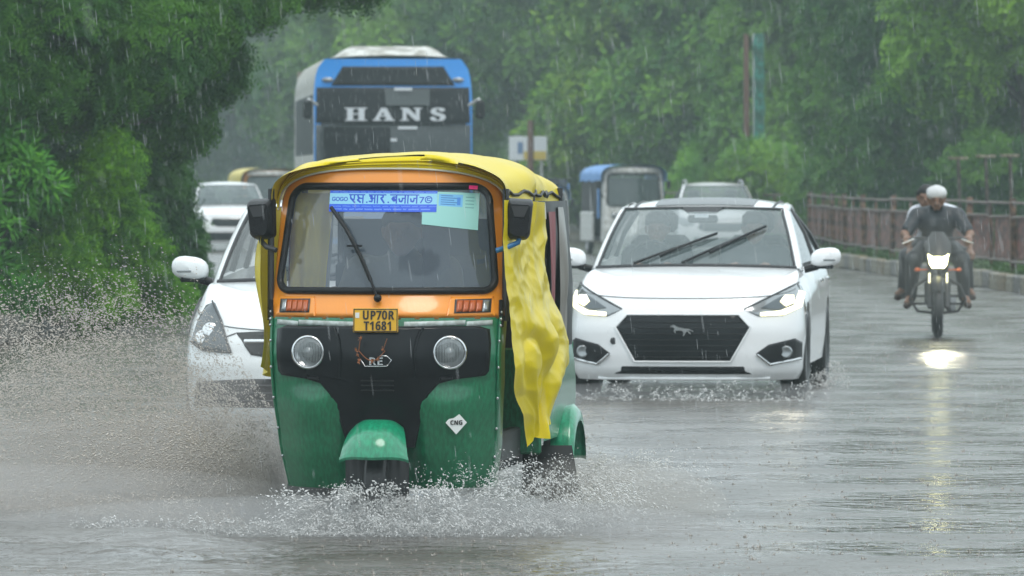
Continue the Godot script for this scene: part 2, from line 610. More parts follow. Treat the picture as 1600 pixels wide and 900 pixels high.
func build_trees() -> void:
	var neem := [feather_sprig(1, 7, 7, 0.24, 0.062, 0.017), feather_sprig(2, 6, 8, 0.26, 0.058, 0.016), feather_sprig(3, 8, 6, 0.21, 0.065, 0.018)]
	var star := [star_sprig(4), star_sprig(5)]
	var small := [leaf_clump(6, 46, 0.16, 0.075, 0.035), leaf_clump(7, 42, 0.15, 0.085, 0.04)]
	var far := [leaf_clump(8, 60, 0.45, 0.21, 0.09), leaf_clump(9, 56, 0.48, 0.23, 0.10), feather_sprig(10, 9, 6, 0.55, 0.2, 0.06)]
	var mid := [leaf_clump(15, 60, 0.34, 0.16, 0.065), feather_sprig(16, 9, 6, 0.45, 0.16, 0.046), feather_sprig(17, 8, 7, 0.5, 0.15, 0.044)]
	# --- bushes and trees on the near side, beside the spray
	var blob := func(px: float, py: float, d: float, r: float, ry := 0.0, share := 1.0) -> Array:
		return [spot(px, py, d), Vector3(r, ry if ry > 0 else r, r), share]
	tree("neem_tree", "large dark green tree whose feathery crown hangs over the bushes beside the spray", "tree", Vector3(-6.6, 0.2, -64), [
		blob.call(60, 60, 64, 0.95), blob.call(190, 80, 65, 0.85), blob.call(290, 30, 66, 0.6, 0.5), blob.call(325, 110, 68, 0.33, 0.3, 0.5), blob.call(120, -60, 65, 1.1), blob.call(385, -20, 67, 0.45, 0.35, 0.6), blob.call(275, 185, 69, 0.32, 0.4, 0.6),
		blob.call(480, -42, 68, 0.4, 0.22, 0.4), blob.call(260, -180, 66, 1.3), blob.call(-80, 120, 64, 1.1), blob.call(555, -36, 69, 0.26, 0.17, 0.15), blob.call(60, -300, 66, 1.6), blob.call(400, -290, 68, 1.3)], neem, 560, Color(0.043, 0.142, 0.016), 0.6, Vector2(0.9, 1.5), "", 0.22)
	tree("leafy_bush", "dense dark bush with feathery leaves low beside the muddy spray", "bush", Vector3(-5.6, 0.2, -70), [
		blob.call(40, 330, 69, 0.9), blob.call(150, 380, 70, 0.8), blob.call(205, 320, 71, 0.6), blob.call(245, 415, 72, 0.46), blob.call(60, 460, 69, 0.6), blob.call(190, 250, 71, 0.6), blob.call(238, 285, 73, 0.34, 0.5), blob.call(270, 385, 74, 0.26, 0.4), blob.call(-60, 400, 69, 0.9),
		blob.call(180, 460, 70, 0.5), blob.call(-40, 260, 69, 0.8), blob.call(275, 450, 73, 0.34, 0.3)], neem, 520, Color(0.027, 0.098, 0.017), 0.6, Vector2(0.85, 1.4), "", 0.1)
	tree("yellowish_bush", "bright yellow-green bush standing out in front of the dark bushes", "bush", Vector3(-4.6, 0.2, -64.5), [
		blob.call(170, 255, 64.5, 0.24, 0.28), blob.call(120, 310, 64.5, 0.32, 0.34), blob.call(180, 345, 65, 0.3, 0.3), blob.call(110, 400, 64.5, 0.36, 0.3), blob.call(220, 400, 65.5, 0.26, 0.26), blob.call(60, 440, 64.5, 0.36, 0.3), blob.call(150, 460, 65, 0.36, 0.26), blob.call(250, 470, 66, 0.3, 0.2)], neem, 170, Color(0.095, 0.262, 0.017), 0.4, Vector2(0.75, 1.2), "", 0.04)
	tree("star_leaved_shrub", "light green shrub with long narrow leaves in stars, at the end of the bushes", "shrub", Vector3(-5.3, 0.2, -63), [
		blob.call(20, 215, 63.5, 0.2), blob.call(40, 270, 63.2, 0.24), blob.call(0, 300, 63, 0.3), blob.call(70, 300, 63.5, 0.18), blob.call(-10, 380, 63, 0.36), blob.call(20, 450, 63, 0.3)], star, 26, Color(0.073, 0.256, 0.034), 0.25, Vector2(0.9, 1.3), "", 0.025)
	# --- trees behind the fence and farther along the road
	var plan := [
		# px, py of the crown, distance, radius, tint, what singles it out
		[1530, 110, 128.0, 2.6, Color(0.056, 0.160, 0.029), "dark green tree behind the fence and the motorcycle"],
		[1425, 70, 137.0, 2.2, Color(0.067, 0.186, 0.036), "broad tree with drooping leaves between the motorcycle and the netted pole"],
		[1620, -40, 122.0, 2.2, Color(0.118, 0.275, 0.034), "light green tree overhanging the fence posts behind the motorcycle"],
		[1275, 110, 157.0, 2.3, Color(0.084, 0.211, 0.039), "tree right behind the green netted pole"],
		[1110, 130, 163.0, 2.4, Color(0.095, 0.237, 0.043), "rounded tree above the white car with roof rails"],
		[975, 150, 168.0, 2.1, Color(0.157, 0.314, 0.043), "pale yellow-green tree above the blue canopied three-wheeler"],
		[850, 40, 182.0, 2.8, Color(0.067, 0.166, 0.039), "dark tree above the white signboard"],
		[690, 40, 196.0, 3.4, Color(0.095, 0.224, 0.044), "hazy tree whose crown rises behind the bus roof"],
		[1180, -60, 172.0, 3.4, Color(0.067, 0.173, 0.037), "tall tree standing behind the netted pole and the rounded tree"],
		[1000, -60, 192.0, 3.8, Color(0.078, 0.192, 0.039), "tall hazy tree behind the pale yellow-green tree"],
		[1450, -90, 155.0, 3.4, Color(0.062, 0.160, 0.034), "tall dark tree behind the broad drooping tree"],
		[560, 90, 220.0, 3.2, Color(0.095, 0.218, 0.047), "soft green tree left of the bus roof, far along the road"],
	]
	for p in plan:
		var d: float = p[2]
		var c := spot(p[0], p[1], d)
		var r: float = p[3]
		var blobs := [[c, Vector3(r, r * 0.8, r)]]
		for k in 7:
			var q := TAU * k / 7.0 + rng.randf()
			blobs.append([c + Vector3(cos(q) * r * 0.75, rng.randf_range(-0.75, 0.65) * r, sin(q) * r * 0.6), Vector3.ONE * r * rng.randf_range(0.4, 0.6), 0.45])
		blobs.append([c + Vector3(0, r * 1.3, 0), Vector3(r * 1.1, r, r * 1.1)])
		tree("roadside_tree", p[5], "tree", Vector3(c.x + rng.randf_range(-0.5, 0.5), 0.2, -d), blobs, mid if d < 155 else far, 520 if d < 155 else 430, p[4], 0.4, Vector2(0.85, 1.45), "trees along the far side of the road", 0.2)
	# low bushes along the fence
	var low := [
		[1130, 268, 157.0, 0.95, Color(0.146, 0.346, 0.038), "bright green bush above the white car with roof rails"],
		[1225, 285, 145.0, 0.85, Color(0.134, 0.307, 0.038), "bright green bush at the foot of the netted pole"],
		[1330, 290, 136.0, 0.75, Color(0.095, 0.230, 0.038), "mid green bush behind the fence beside the netted pole"],
		[1050, 255, 163.0, 1.0, Color(0.078, 0.198, 0.043), "dark bush right behind the blue canopied three-wheeler"],
		[1440, 300, 127.0, 0.75, Color(0.062, 0.166, 0.036), "dark bush behind the fence, behind the riders"],
		[1560, 290, 120.0, 0.8, Color(0.058, 0.154, 0.032), "dark bush under the trees behind the last fence posts"],
		[905, 275, 172.0, 0.9, Color(0.090, 0.198, 0.043), "hazy bush beside the white signboard"],
		[740, 240, 205.0, 1.6, Color(0.073, 0.166, 0.041), "hazy bush behind the bus mirrors"],
	]
	for p in low:
		var d: float = p[2]
		var c := spot(p[0], p[1], d)
		var r: float = p[3]
		var blobs := []
		for k in 6:
			blobs.append([c + Vector3(rng.randf_range(-1, 1) * r, rng.randf_range(-0.9, 0.45) * r, rng.randf_range(-0.6, 0.6) * r), Vector3.ONE * r * rng.randf_range(0.55, 0.8)])
		tree("roadside_bush", p[5], "bush", Vector3(c.x, 0.2, -d), blobs, mid, 150, p[4], 0.3, Vector2(0.5, 0.95), "bushes along the fence", 0.06)
	# the closed wall of trees where the road bends away
	var wall := []
	for k in 17:
		wall.append([-22.0 + k * 3.4, rng.randf_range(265.0, 330.0)])
	for k in wall.size():
		var d: float = wall[k][1]
		var x: float = wall[k][0]
		var blobs := []
		for j in 6:
			blobs.append([Vector3(x + rng.randf_range(-2.5, 2.5), 1.6 + j * 2.2, -d + rng.randf_range(-2, 2)), Vector3(3.2, 2.4, 3.0)])
		tree("distant_tree", "grey-green tree dimmed by rain where the road bends out of sight", "tree", Vector3(x, 0.2, -d), blobs, far, 330, Color(0.047, 0.096, 0.031), 0.35, Vector2(1.1, 1.7), "distant trees dimmed by the rain", 0.25)
	# tall dark trees along the near side, above and beyond the frame: they hold back the sky light
	for p in [[-9.0, 76.0, "dark tree closing the gaps between the leafy bushes"], [-9.8, 62.0, "dark tree standing behind the star-leaved shrub"], [-9.5, 88.0, "dark tree beyond the leafy bushes, above the far white car"], [-12.0, 120.0, "dim dark tree above the far yellow-roofed three-wheeler"], [-17.0, 165.0, "dim dark tree farther along the near side of the road"]]:
		var blobs := []
		for j in 9:
			blobs.append([Vector3(p[0] + rng.randf_range(-1.6, 1.6), 1.6 + j * 0.9, -p[1] + rng.randf_range(-2.5, 2.5)), Vector3(1.8, 1.5, 1.8)])
		tree("roadside_tree", p[2], "tree", Vector3(p[0], 0.2, -p[1]), blobs, far, 300, Color(0.045, 0.100, 0.027), 0.35, Vector2(0.9, 1.4), "trees along the near side of the road", 0.25)
	# weeds between the kerb and the fence
	var tufts := []
	var tones := []
	for k in 700:
		var d := rng.randf_range(80.0, 125.0)
		var p := Vector3(right_edge(d) + 0.22 + rng.randf() * 1.2, 0.2, -d)
		tufts.append(Transform3D(Basis(Vector3.UP, rng.randf() * TAU).scaled(Vector3.ONE * rng.randf_range(0.5, 1.2)), p))
		var l := rng.randf_range(0.6, 1.3)
		tones.append(Color(0.06 * l, 0.12 * l, 0.03 * l))
	var weeds := many("weeds", small[0], M.leaf, tufts, tones, self)
	tag(weeds, "low green weeds growing between the kerb stones and the fence", "weeds")

func build_street_furniture() -> void:
	# fence behind the right kerb
	var fence := thing("fence", "rusty red sheet-metal fence with posts and rails above the kerb", "fence", Vector3(right_edge(100) + 0.5, 0.2, -100))
	var off := fence.position
	var post := Shape.new()
	post.box(Vector3(0, 0.55, 0), Vector3(0.09, 1.10, 0.09), Transform3D(), 0.008)
	var post_mesh := post.made()
	var thin := Shape.new()
	thin.box(Vector3(0, 0.52, 0), Vector3(0.035, 1.0, 0.035), Transform3D(), 0.004)
	var thin_mesh := thin.made()
	var d := 78.0
	var n := 0
	while d < 152.0:
		var step := 2.6
		var a := Vector3(right_edge(d) + 0.5, 0.2, -d)
		var b := Vector3(right_edge(d + step) + 0.5, 0.2, -d - step)
		var along := (b - a).normalized()
		var turn := atan2(along.x, along.z)
		var o := put("post", post_mesh if n % 2 == 0 else thin_mesh, M.fence_post, fence)
		o.position = a - off
		o.rotation = Vector3(rng.randf_range(-0.02, 0.02), turn, rng.randf_range(-0.03, 0.03))
		var sheet := Shape.new()
		var rows := []
		for r in 2:
			var row := PackedVector3Array()
			for c in 14:
				var p := a.lerp(b, c / 13.0) - off
				row.append(p + Vector3(0.02 * (c % 2) + 0.03, 0.20 + 0.62 * r, 0))
			rows.append(row)
		sheet.grid(rows)
		part("panel", sheet, M.fence_sheet if rng.randf() < 0.65 else M.fence_sheet_faded, fence)
		for h in [0.18, 0.83, 1.03]:
			var rail := Shape.new()
			rail.tube([a - off + Vector3(-0.03, h + rng.randf_range(-0.015, 0.015), 0), b - off + Vector3(-0.03, h + rng.randf_range(-0.015, 0.015), 0)], 0.022, 6)
			part("rail", rail, M.fence_rail, fence)
		d += step
		n += 1
	# posts of an older fence behind it
	for p in [[1497, 250.0, 112.0], [1540, 247.0, 112.0], [1578, 246.0, 111.0]]:
		var foot := spot(p[0], 300, p[2])
		foot.y = 0.25
		var top := high_at(p[1], p[2])
		var o := thing("old_post", ["rusty leaning post behind the riders with a pale bar on its top", "rusty thick post with a short pale bar, between two other old posts", "rusty post below a long pale bar at the end of the fence"][int((p[0] - 1497) / 40.0)], "post", foot)
		var s := Shape.new()
		s.tube([Vector3.ZERO, Vector3(0.03, (top - 0.25) * 0.5, 0), Vector3(0.0, top - 0.25, 0)], 0.032, 7)
		part("shaft", s, M.bark, o)
		var c := Shape.new()
		c.box(Vector3(0, top - 0.22, 0), Vector3(0.34, 0.05, 0.08), Transform3D(), 0.006)
		part("bar", c, M.kerb_pale, o)
	# netted pole and its neighbours
	paint("net_green", lin(0.02, 0.20, 0.15), 0.6, {"albedo_texture": M.grime, "uv1_triplanar": true, "uv1_scale": Vector3(1.4, 1.4, 1.4)})
	paint("pole_white", lin(0.55, 0.56, 0.55), 0.5)
	paint("pole_brown", lin(0.12, 0.055, 0.035), 0.6)
	var np := thing("netted_pole", "tall pole wrapped in turquoise green netting among the trees", "pole", Vector3(side_at(1188, 146.0), 0.2, -146.0))
	var s2 := Shape.new()
	var pts := []
	var rad := []
	for k in 15:
		pts.append(Vector3(sin(k * 2.3) * 0.012 - 0.003 * k, k * 0.335, cos(k * 1.9) * 0.012))
		rad.append(0.125 + 0.016 * sin(k * 3.1))
	s2.tube(pts, rad, 10)
	part("netting", s2, M.net_green, np)
	s2 = Shape.new()
	s2.tube([Vector3(-0.12, 0, -0.1), Vector3(-0.15, 4.7, -0.1)], 0.025, 7)
	part("shaft", s2, M.pole_white, np)
	var bp := thing("brown_pole", "thin rusty brown pole close beside the netted pole", "pole", Vector3(side_at(1167, 147.0), 0.2, -147.0))
	s2 = Shape.new()
	s2.tube([Vector3(0, 0, 0), Vector3(-0.02, 4.7, 0)], [0.075, 0.06], 8)
	part("shaft", s2, M.pole_brown, bp)
	var sp := thing("brown_pole", "rusty brown pole standing in front of the white signboard", "pole", Vector3(side_at(829, 165.0), 0.2, -165.0))
	s2 = Shape.new()
	s2.tube([Vector3(0, 0, 0), Vector3(0, high_at(188, 165.0) - 0.2, 0)], [0.09, 0.08], 8)
	part("shaft", s2, M.pole_brown, sp)
	# signboard far behind
	paint("board_white", lin(0.62, 0.66, 0.70), 0.5)
	paint("board_yellow", lin(0.55, 0.42, 0.08), 0.5)
	paint("board_blue", lin(0.12, 0.2, 0.36), 0.5)
	var sb := thing("signboard", "white signboard with a yellow lower panel behind a brown pole", "signboard", Vector3(side_at(825, 166.0), 0.2, -166.0))
	s2 = Shape.new()
	s2.box(Vector3(0, high_at(232, 166.0) - 0.2, 0), Vector3(0.98, 0.62, 0.06), Transform3D(), 0.01)
	part("board", s2, M.board_white, sb)
	s2 = Shape.new()
	s2.box(Vector3(0.18, high_at(243, 166.0) - 0.2, 0.036), Vector3(0.58, 0.22, 0.01))
	part("yellow_panel", s2, M.board_yellow, sb)
	s2 = Shape.new()
	s2.box(Vector3(-0.2, high_at(231, 166.0) - 0.2, 0.036), Vector3(0.14, 0.3, 0.01))
	part("printed_panel", s2, M.board_blue, sb)
	for x in [-0.35, 0.35]:
		s2 = Shape.new()
		s2.tube([Vector3(x, 0, -0.02), Vector3(x, high_at(250, 166.0) - 0.2, -0.02)], 0.03, 6)
		part("leg", s2, M.pole_white, sb)

# ---------------------------------------------------------------- helpers for vehicles
func table(t: Array, x: float) -> float:
	if x <= t[0][0]: return t[0][1]
	for k in range(1, t.size()):
		if x <= t[k][0]:
			return lerpf(t[k - 1][1], t[k][1], smoothstep(0.0, 1.0, (x - t[k - 1][0]) / (t[k][0] - t[k - 1][0])) * 0.4 + 0.6 * (x - t[k - 1][0]) / (t[k][0] - t[k - 1][0]))
	return t[-1][1]

# an outline (each x has one lower and one upper edge) laid on a curved front: to(x, y) gives the point, lift moves it outwards
func patch(s: Shape, outline: Array, to: Callable, lift: float, nx := 14, ny := 6, rim := 0.012) -> void:
	var lo_x := 1e9
	var hi_x := -1e9
	for p in outline:
		lo_x = minf(lo_x, p.x)
		hi_x = maxf(hi_x, p.x)
	var xs := []
	for k in nx + 1:
		xs.append(lerpf(lo_x + 1e-4, hi_x - 1e-4, k / float(nx)))
	for p in outline:
		if p.x > lo_x + 0.004 and p.x < hi_x - 0.004: xs.append(p.x)
	xs.sort()
	var rows := []
	for x in xs:
		var y0 := 1e9
		var y1 := -1e9
		for k in outline.size():
			var a: Vector2 = outline[k]
			var b: Vector2 = outline[(k + 1) % outline.size()]
			if (a.x - x) * (b.x - x) <= 0.0 and absf(a.x - b.x) > 1e-7:
				var y := lerpf(a.y, b.y, (x - a.x) / (b.x - a.x))
				y0 = minf(y0, y)
				y1 = maxf(y1, y)
		var row := PackedVector3Array()
		row.append(to.call(x, y0, -rim))
		for k in ny + 1:
			row.append(to.call(x, lerpf(y0, y1, k / float(ny)), lift))
		row.append(to.call(x, y1, -rim))
		rows.append(row)
	var first := PackedVector3Array()
	var last := PackedVector3Array()
	for k in rows[0].size():
		first.append(to.call(xs[0], rows[0][k].y, -rim))
		last.append(to.call(xs[-1], rows[-1][k].y, -rim))
	rows.push_front(first)
	rows.append(last)
	s.grid(rows)

func mirrored(outline: Array) -> Array:
	var out := []
	for p in outline: out.push_front(Vector2(-p.x, p.y))
	return out

func lettering(called: String, words: String, serif: bool, tall: float, stretch: float, mat: Material, at: Transform3D, parent: Node3D) -> void:
	var t := TextMesh.new()
	var f := SystemFont.new()
	f.font_names = PackedStringArray(["Droid Serif" if serif else "Droid Sans"])
	f.font_weight = 700
	t.font = f
	t.text = words
	t.font_size = 64
	t.pixel_size = tall / 46.0
	t.depth = 0.004
	t.curve_step = 2.0
	var o := put(called, t, mat, parent)
	o.transform = at * Transform3D(Basis().scaled(Vector3(stretch, 1, 1)), Vector3.ZERO)

func wheel(parent: Node3D, at: Vector3, r: float, wide: float, spokes := 5) -> void:
	var lay := Transform3D(Basis(Vector3(0, 0, 1), PI / 2), at)
	var w := Node3D.new()
	w.name = "wheel"
	parent.add_child(w, true)
	var h := wide / 2.0
	var s := Shape.new()
	s.lathe([Vector2(r * 0.66, -h * 0.8), Vector2(r * 0.8, -h), Vector2(r * 0.95, -h * 0.9), Vector2(r, -h * 0.55), Vector2(r, h * 0.55), Vector2(r * 0.95, h * 0.9), Vector2(r * 0.8, h), Vector2(r * 0.66, h * 0.8)], lay, 28)
	for k in 3:
		var y := h * (k - 1) * 0.45
		s.lathe([Vector2(r * 1.004, y - 0.012), Vector2(r * 1.014, y), Vector2(r * 1.004, y + 0.012)], lay, 28)
	part("tyre", s, M.rubber, w)
	s = Shape.new()
	for side in [-1, 1]:
		s.lathe([Vector2(r * 0.68, side * h * 0.8), Vector2(r * 0.62, side * h * 0.6), Vector2(r * 0.6, side * h * 0.2)], lay, 24)
		s.lathe([Vector2(0.001, side * h * 0.65), Vector2(r * 0.16, side * h * 0.62), Vector2(r * 0.18, side * h * 0.3)], lay, 16)
		for k in spokes:
			var q := TAU * k / spokes
			s.box(Vector3(0, r * 0.36, 0), Vector3(r * 0.2, r * 0.6, 0.03), Transform3D(Basis(Vector3.RIGHT, q), at + Vector3(-side * h * 0.5, 0, 0)) * Transform3D(Basis(Vector3.UP, PI / 2), Vector3.ZERO), 0.008)
	part("rim", s, M.alloy, w)

func vehicle_materials() -> void:
	var wet := {"normal_enabled": true, "normal_texture": M.beads, "normal_scale": 0.16, "uv1_triplanar": true, "uv1_scale": Vector3(2.6, 2.6, 2.6), "clearcoat_enabled": true, "clearcoat": 0.8, "clearcoat_roughness": 0.06}
	paint("white_paint", lin(0.80, 0.81, 0.82), 0.32, wet)
	paint("pearl_paint", lin(0.72, 0.745, 0.75), 0.32, wet)
	paint("black_gloss", lin(0.007, 0.008, 0.010), 0.2, {"metallic_specular": 0.35})
	paint("black_plastic", lin(0.010, 0.010, 0.012), 0.38, {"metallic_specular": 0.35, "normal_enabled": true, "normal_texture": M.beads, "normal_scale": 0.5, "uv1_triplanar": true, "uv1_scale": Vector3(4, 4, 4)})
	paint("dark_trim", lin(0.03, 0.03, 0.033), 0.5)
	paint("seam", lin(0.05, 0.052, 0.055), 0.6)
	paint("rubber", lin(0.018, 0.018, 0.019), 0.45)
	paint("alloy", lin(0.45, 0.46, 0.47), 0.3, {"metallic": 0.9})
	paint("chrome", lin(0.72, 0.73, 0.74), 0.12, {"metallic": 1.0})
	paint("lamp_glass", lin(0.30, 0.32, 0.33), 0.1, {"metallic": 0.5})
	paint("dim_lamp", lin(0.10, 0.115, 0.125), 0.08, {"metallic": 0.3})
	paint("clear_glass", lin(0.75, 0.85, 0.85, 0.08), 0.04)
	paint("mist_and_sky_glass", lin(0.34, 0.46, 0.47, 0.17), 0.04)  # fogging and reflected sky, both put into the pale tint of the pane
	paint("tinted_glass", lin(0.05, 0.07, 0.07, 0.72), 0.04)
	paint("smoked_glass", lin(0.04, 0.06, 0.06, 0.5), 0.05)
	paint("cabin", lin(0.022, 0.023, 0.026), 0.8)
	paint("cabin_pale", lin(0.12, 0.115, 0.11), 0.8)
	var glow := {"emission_enabled": true, "emission": Color(1.0, 0.96, 0.74), "emission_energy_multiplier": 1.5}
	paint("lamp_glow", lin(0.9, 0.9, 0.85), 0.3, glow)
	paint("headlamp_glow", lin(0.9, 0.9, 0.85), 0.3, {"emission_enabled": true, "emission": Color(1.0, 0.98, 0.72), "emission_energy_multiplier": 7.0})
	paint("amber", lin(0.42, 0.09, 0.02), 0.2)

# ---------------------------------------------------------------- cars
# a car that faces +z with its nose at z = 0; c holds its measures
func car(called: String, label: String, at: Vector3, turn: float, c: Dictionary) -> Node3D:
	var t := thing(called, label, "car", at, turn)
	var a: Array = c.half
	var zf: Array = c.nose
	var b: float = c.wrap
	var hood_y: float = c.hood_y
	var hood_up: float = c.hood_up
	var front := func(x: float, y: float, lift: float) -> Vector3:
		var w := table(a, y)
		var k := pow(clampf(absf(x) / w, 0.0, 1.0), 1.0 / 0.72)
		var cq := sqrt(maxf(0.0, 1.0 - k * k))
		var z := table(zf, y) - b * (1.0 - pow(cq, 0.72))
		var n := Vector3(signf(x) * k * 0.9, 0.1, maxf(cq, 0.15)).normalized()
		return Vector3(x, y, z) + n * lift
	var plan := func(q: float, y: float) -> Vector3:
		var w := table(a, y)
		return Vector3(w * signf(q) * pow(absf(sin(q)), 0.72), y, table(zf, y) - b * (1.0 - pow(maxf(0.0, cos(q)), 0.72)))
	var lip := func(u: float) -> float: return hood_y + hood_up * pow(absf(u), 2.2)
	# bumper and nose
	var s := Shape.new()
	var rows := []
	for r in 19:
		var row := PackedVector3Array()
		for k in 45:
			var u := -1.0 + k / 22.0
			var y := lerpf(c.low, lip.call(u), r / 18.0)
			row.append(plan.call(u * PI / 2, y))
		rows.append(row)
	s.grid(rows)
	var under := PackedVector3Array()
	for p in rows[0]: under.append(Vector3(p.x * 0.9, p.y + 0.01, p.z - 0.12))
	s.grid([under, rows[0]])
	part("front_bumper", s, c.paint, t)
	# bonnet
	s = Shape.new()
	var base := func(u: float) -> Vector3: return Vector3(c.glass_low * u, c.cowl_y - 0.02 * u * u, c.cowl_z - 0.22 * u * u)
	rows = []
	for r in 15:
		var k := r / 14.0
		var row := PackedVector3Array()
		for j in 33:
			var u := -1.0 + j / 16.0
			var p: Vector3 = plan.call(u * PI / 2, lip.call(u))
			var q: Vector3 = base.call(u)
			var m := p.lerp(q, k)
			m.y += c.hood_crown * sin(PI * pow(k, 0.7)) * (1.0 - 0.5 * u * u) + 0.012 * smoothstep(0.62, 0.72, absf(u)) * smoothstep(0.0, 0.3, k) * (1.0 - k)
			if r == 0: m += Vector3(0, -0.004, -0.006)
			row.append(m)
		rows.append(row)
	s.grid(rows)
	part("bonnet", s, c.paint, t)
	s = Shape.new()
	var gap := []
	for j in range(3, 30):
		var u := -1.0 + j / 16.0
		gap.append(plan.call(u * PI / 2, lip.call(u)) + Vector3(0, 0.001, 0.002))
	s.tube(gap, 0.0035, 5)
	part("bonnet_seam", s, M.seam, t)
	# sides
	for side in [-1, 1]:
		s = Shape.new()
		rows = []
		var zs := []
		for k in 61: zs.append(lerpf(-b, -c.long + 0.25, k / 60.0))
		for z in zs:
			var top: Vector3
			if z > c.cowl_z - 0.22:
				var k2: float = (z + b) / (c.cowl_z - 0.22 + b)
				var p: Vector3 = plan.call(PI / 2, lip.call(1.0))
				top = p.lerp(base.call(1.0), k2)
				top.y += 0.0
			else:
				var k3: float = (z - c.cowl_z + 0.22) / (-c.long + 0.25 - c.cowl_z + 0.22)
				top = Vector3(lerpf(c.glass_low, c.wide * 0.93, minf(1.0, k3 * 4.0)), lerpf(c.cowl_y - 0.02, c.belt, k3), z)
			var bottom: float = c.sill
			for axle in [c.axle, c.axle - c.base]:
				var dz: float = absf(z - axle)
				if dz < c.wheel + 0.05:
					bottom = maxf(bottom, c.wheel + sqrt(maxf(0.0, pow(c.wheel + 0.05, 2.0) - dz * dz)))
			var row := PackedVector3Array()
			var taper := 1.0 - 0.10 * pow(clampf((-z - c.long * 0.8) / (c.long * 0.2), 0.0, 1.0), 2.0)
			for k in 12:
				var y := lerpf(top.y, bottom, k / 11.0)
				var bulge := sin(clampf((top.y - y) / 0.22, 0.0, 1.0) * PI / 2)
				var x := lerpf(top.x, c.wide, bulge) - 0.02 * smoothstep(0.45, 0.2, y) - 0.006 * smoothstep(0.05, 0.0, absf(y - top.y + 0.26))
				row.append(Vector3(side * x * taper, y, z))
			rows.append(row)
		s.grid(rows)
		var arch_in := []
		for r in rows.size():
			var p: Vector3 = rows[r][11]
			arch_in.append(PackedVector3Array([p, p - Vector3(side * 0.2, 0, 0)]))
		s.grid(arch_in)
		part("side_panel", s, c.paint, t)
		# side windows, pillars
		s = Shape.new()
		var g0 := Vector3(side * (c.glass_low + 0.025), c.cowl_y + 0.012, c.cowl_z - 0.36)
		var roof_e := Vector3(side * (c.roof_half - 0.015), c.head_y - 0.03, c.head_z - 0.10)
		rows = []
		for k in 9:
			var u := k / 8.0
			var lo := Vector3(side * lerpf(c.glass_low + 0.02, c.wide * 0.925, minf(1.0, u * 3.0)), lerpf(g0.y, c.belt, u), lerpf(g0.z, c.tail_z - 0.15, u))
			var hi := Vector3(side * (c.roof_half + 0.02 - 0.02 * u), lerpf(roof_e.y, c.head_y - 0.05, u) + 0.04 * sin(PI * u), lerpf(roof_e.z, c.tail_z + 0.35, u))
			rows.append(PackedVector3Array([lo, lo.lerp(hi, 0.5) + Vector3(side * 0.02, 0, 0), hi]))
		s.grid(rows)
		part("side_window", s, M.tinted_glass, t)
		s = Shape.new()
		for k in [4, 7]:
			var p0: Vector3 = rows[k][0]
			var p1: Vector3 = rows[k][2]
			for q in 3: s.tube([p0 + Vector3(0, 0, 0.03 * (q - 1)), rows[k][1] + Vector3(0, 0, 0.03 * (q - 1)), p1 + Vector3(0, -0.01, 0.03 * (q - 1))], 0.017, 6)
		part("door_pillar", s, M.dark_trim, t)
		# roof rail edge and windscreen pillar
		s = Shape.new()
		var post := []
		var post2 := []
		for k in 7:
			var u := k / 6.0
			var e: Vector3 = base.call(1.0).lerp(Vector3(c.roof_half, c.head_y - 0.012, c.head_z - 0.06), u)
			e.y += 0.03 * sin(PI * u)
			post.append(PackedVector3Array([Vector3(side * (e.x - 0.012), e.y + 0.004, e.z + 0.012), Vector3(side * (e.x + 0.03), e.y, e.z - 0.02), Vector3(side * (e.x + 0.05), e.y - 0.02, e.z - 0.09), Vector3(side * (e.x + 0.035), e.y - 0.03, e.z - 0.14)]))
		for k in 9:
			var u := k / 8.0
			var hi: Vector3 = rows[k][2]
			post2.append(PackedVector3Array([Vector3(side * (c.roof_half - 0.01), c.head_y - 0.012 + 0.05 * sin(PI * u), lerpf(c.head_z - 0.06, c.tail_z + 0.35, u)), hi + Vector3(side * 0.012, 0.02, 0), hi + Vector3(side * 0.012, -0.02, 0)]))
		s.grid(post)
		s.grid(post2)
		part("roof_pillar", s, c.paint, t)
		# door mirror
		var mir := Node3D.new()
		mir.name = "door_mirror"
		t.add_child(mir, true)
		var mx: float = c.mirror_x
		var my: float = c.mirror_y
		var mz: float = c.cowl_z - 0.42
		s = Shape.new()
		rows = []
		for k in 9:
			var q := PI * k / 8.0
			var ring := PackedVector3Array()
			for j in 18:
				var w := TAU * j / 18.0
				var e := pow(absf(cos(w)), 0.75) * signf(cos(w))
				ring.append(Vector3(side * (mx + 0.115 * e * pow(sin(q), 0.55)), my + (0.078 if sin(w) > 0 else 0.068) * pow(absf(sin(w)), 0.8) * signf(sin(w)) * pow(sin(q), 0.55) + 0.012 * e, mz + 0.07 * cos(q)))
			rows.append(ring)
		s.grid(rows, true)
		part("shell", s, c.paint, mir)
		s = Shape.new()
		s.box(Vector3(side * (mx - 0.02), my - 0.064, mz + 0.01), Vector3(0.16, 0.03, 0.08), Transform3D(), 0.012)
		s.tube([Vector3(side * (mx - 0.06), my - 0.06, mz), Vector3(side * (c.glass_low + 0.05), my - 0.085, mz + 0.01)], 0.028, 8)
		part("foot", s, M.black_plastic, mir)
		s = Shape.new()
		s.box(Vector3(side * (mx + 0.03), my - 0.012, mz + 0.068), Vector3(0.09, 0.014, 0.012), Transform3D(), 0.004)
		part("repeater_lamp", s, M.lamp_glass, mir)
		# handles
		for z in [c.cowl_z - 1.25, c.cowl_z - 2.2]:
			s = Shape.new()
			s.box(Vector3(side * (c.wide + 0.01), c.cowl_y - 0.12, z), Vector3(0.03, 0.03, 0.19), Transform3D(), 0.01)
			part("door_handle", s, M.chrome, t)
		for axle in [c.axle, c.axle - c.base]:
			wheel(t, Vector3(side * (c.wide - 0.10), c.wheel, axle), c.wheel, 0.2)
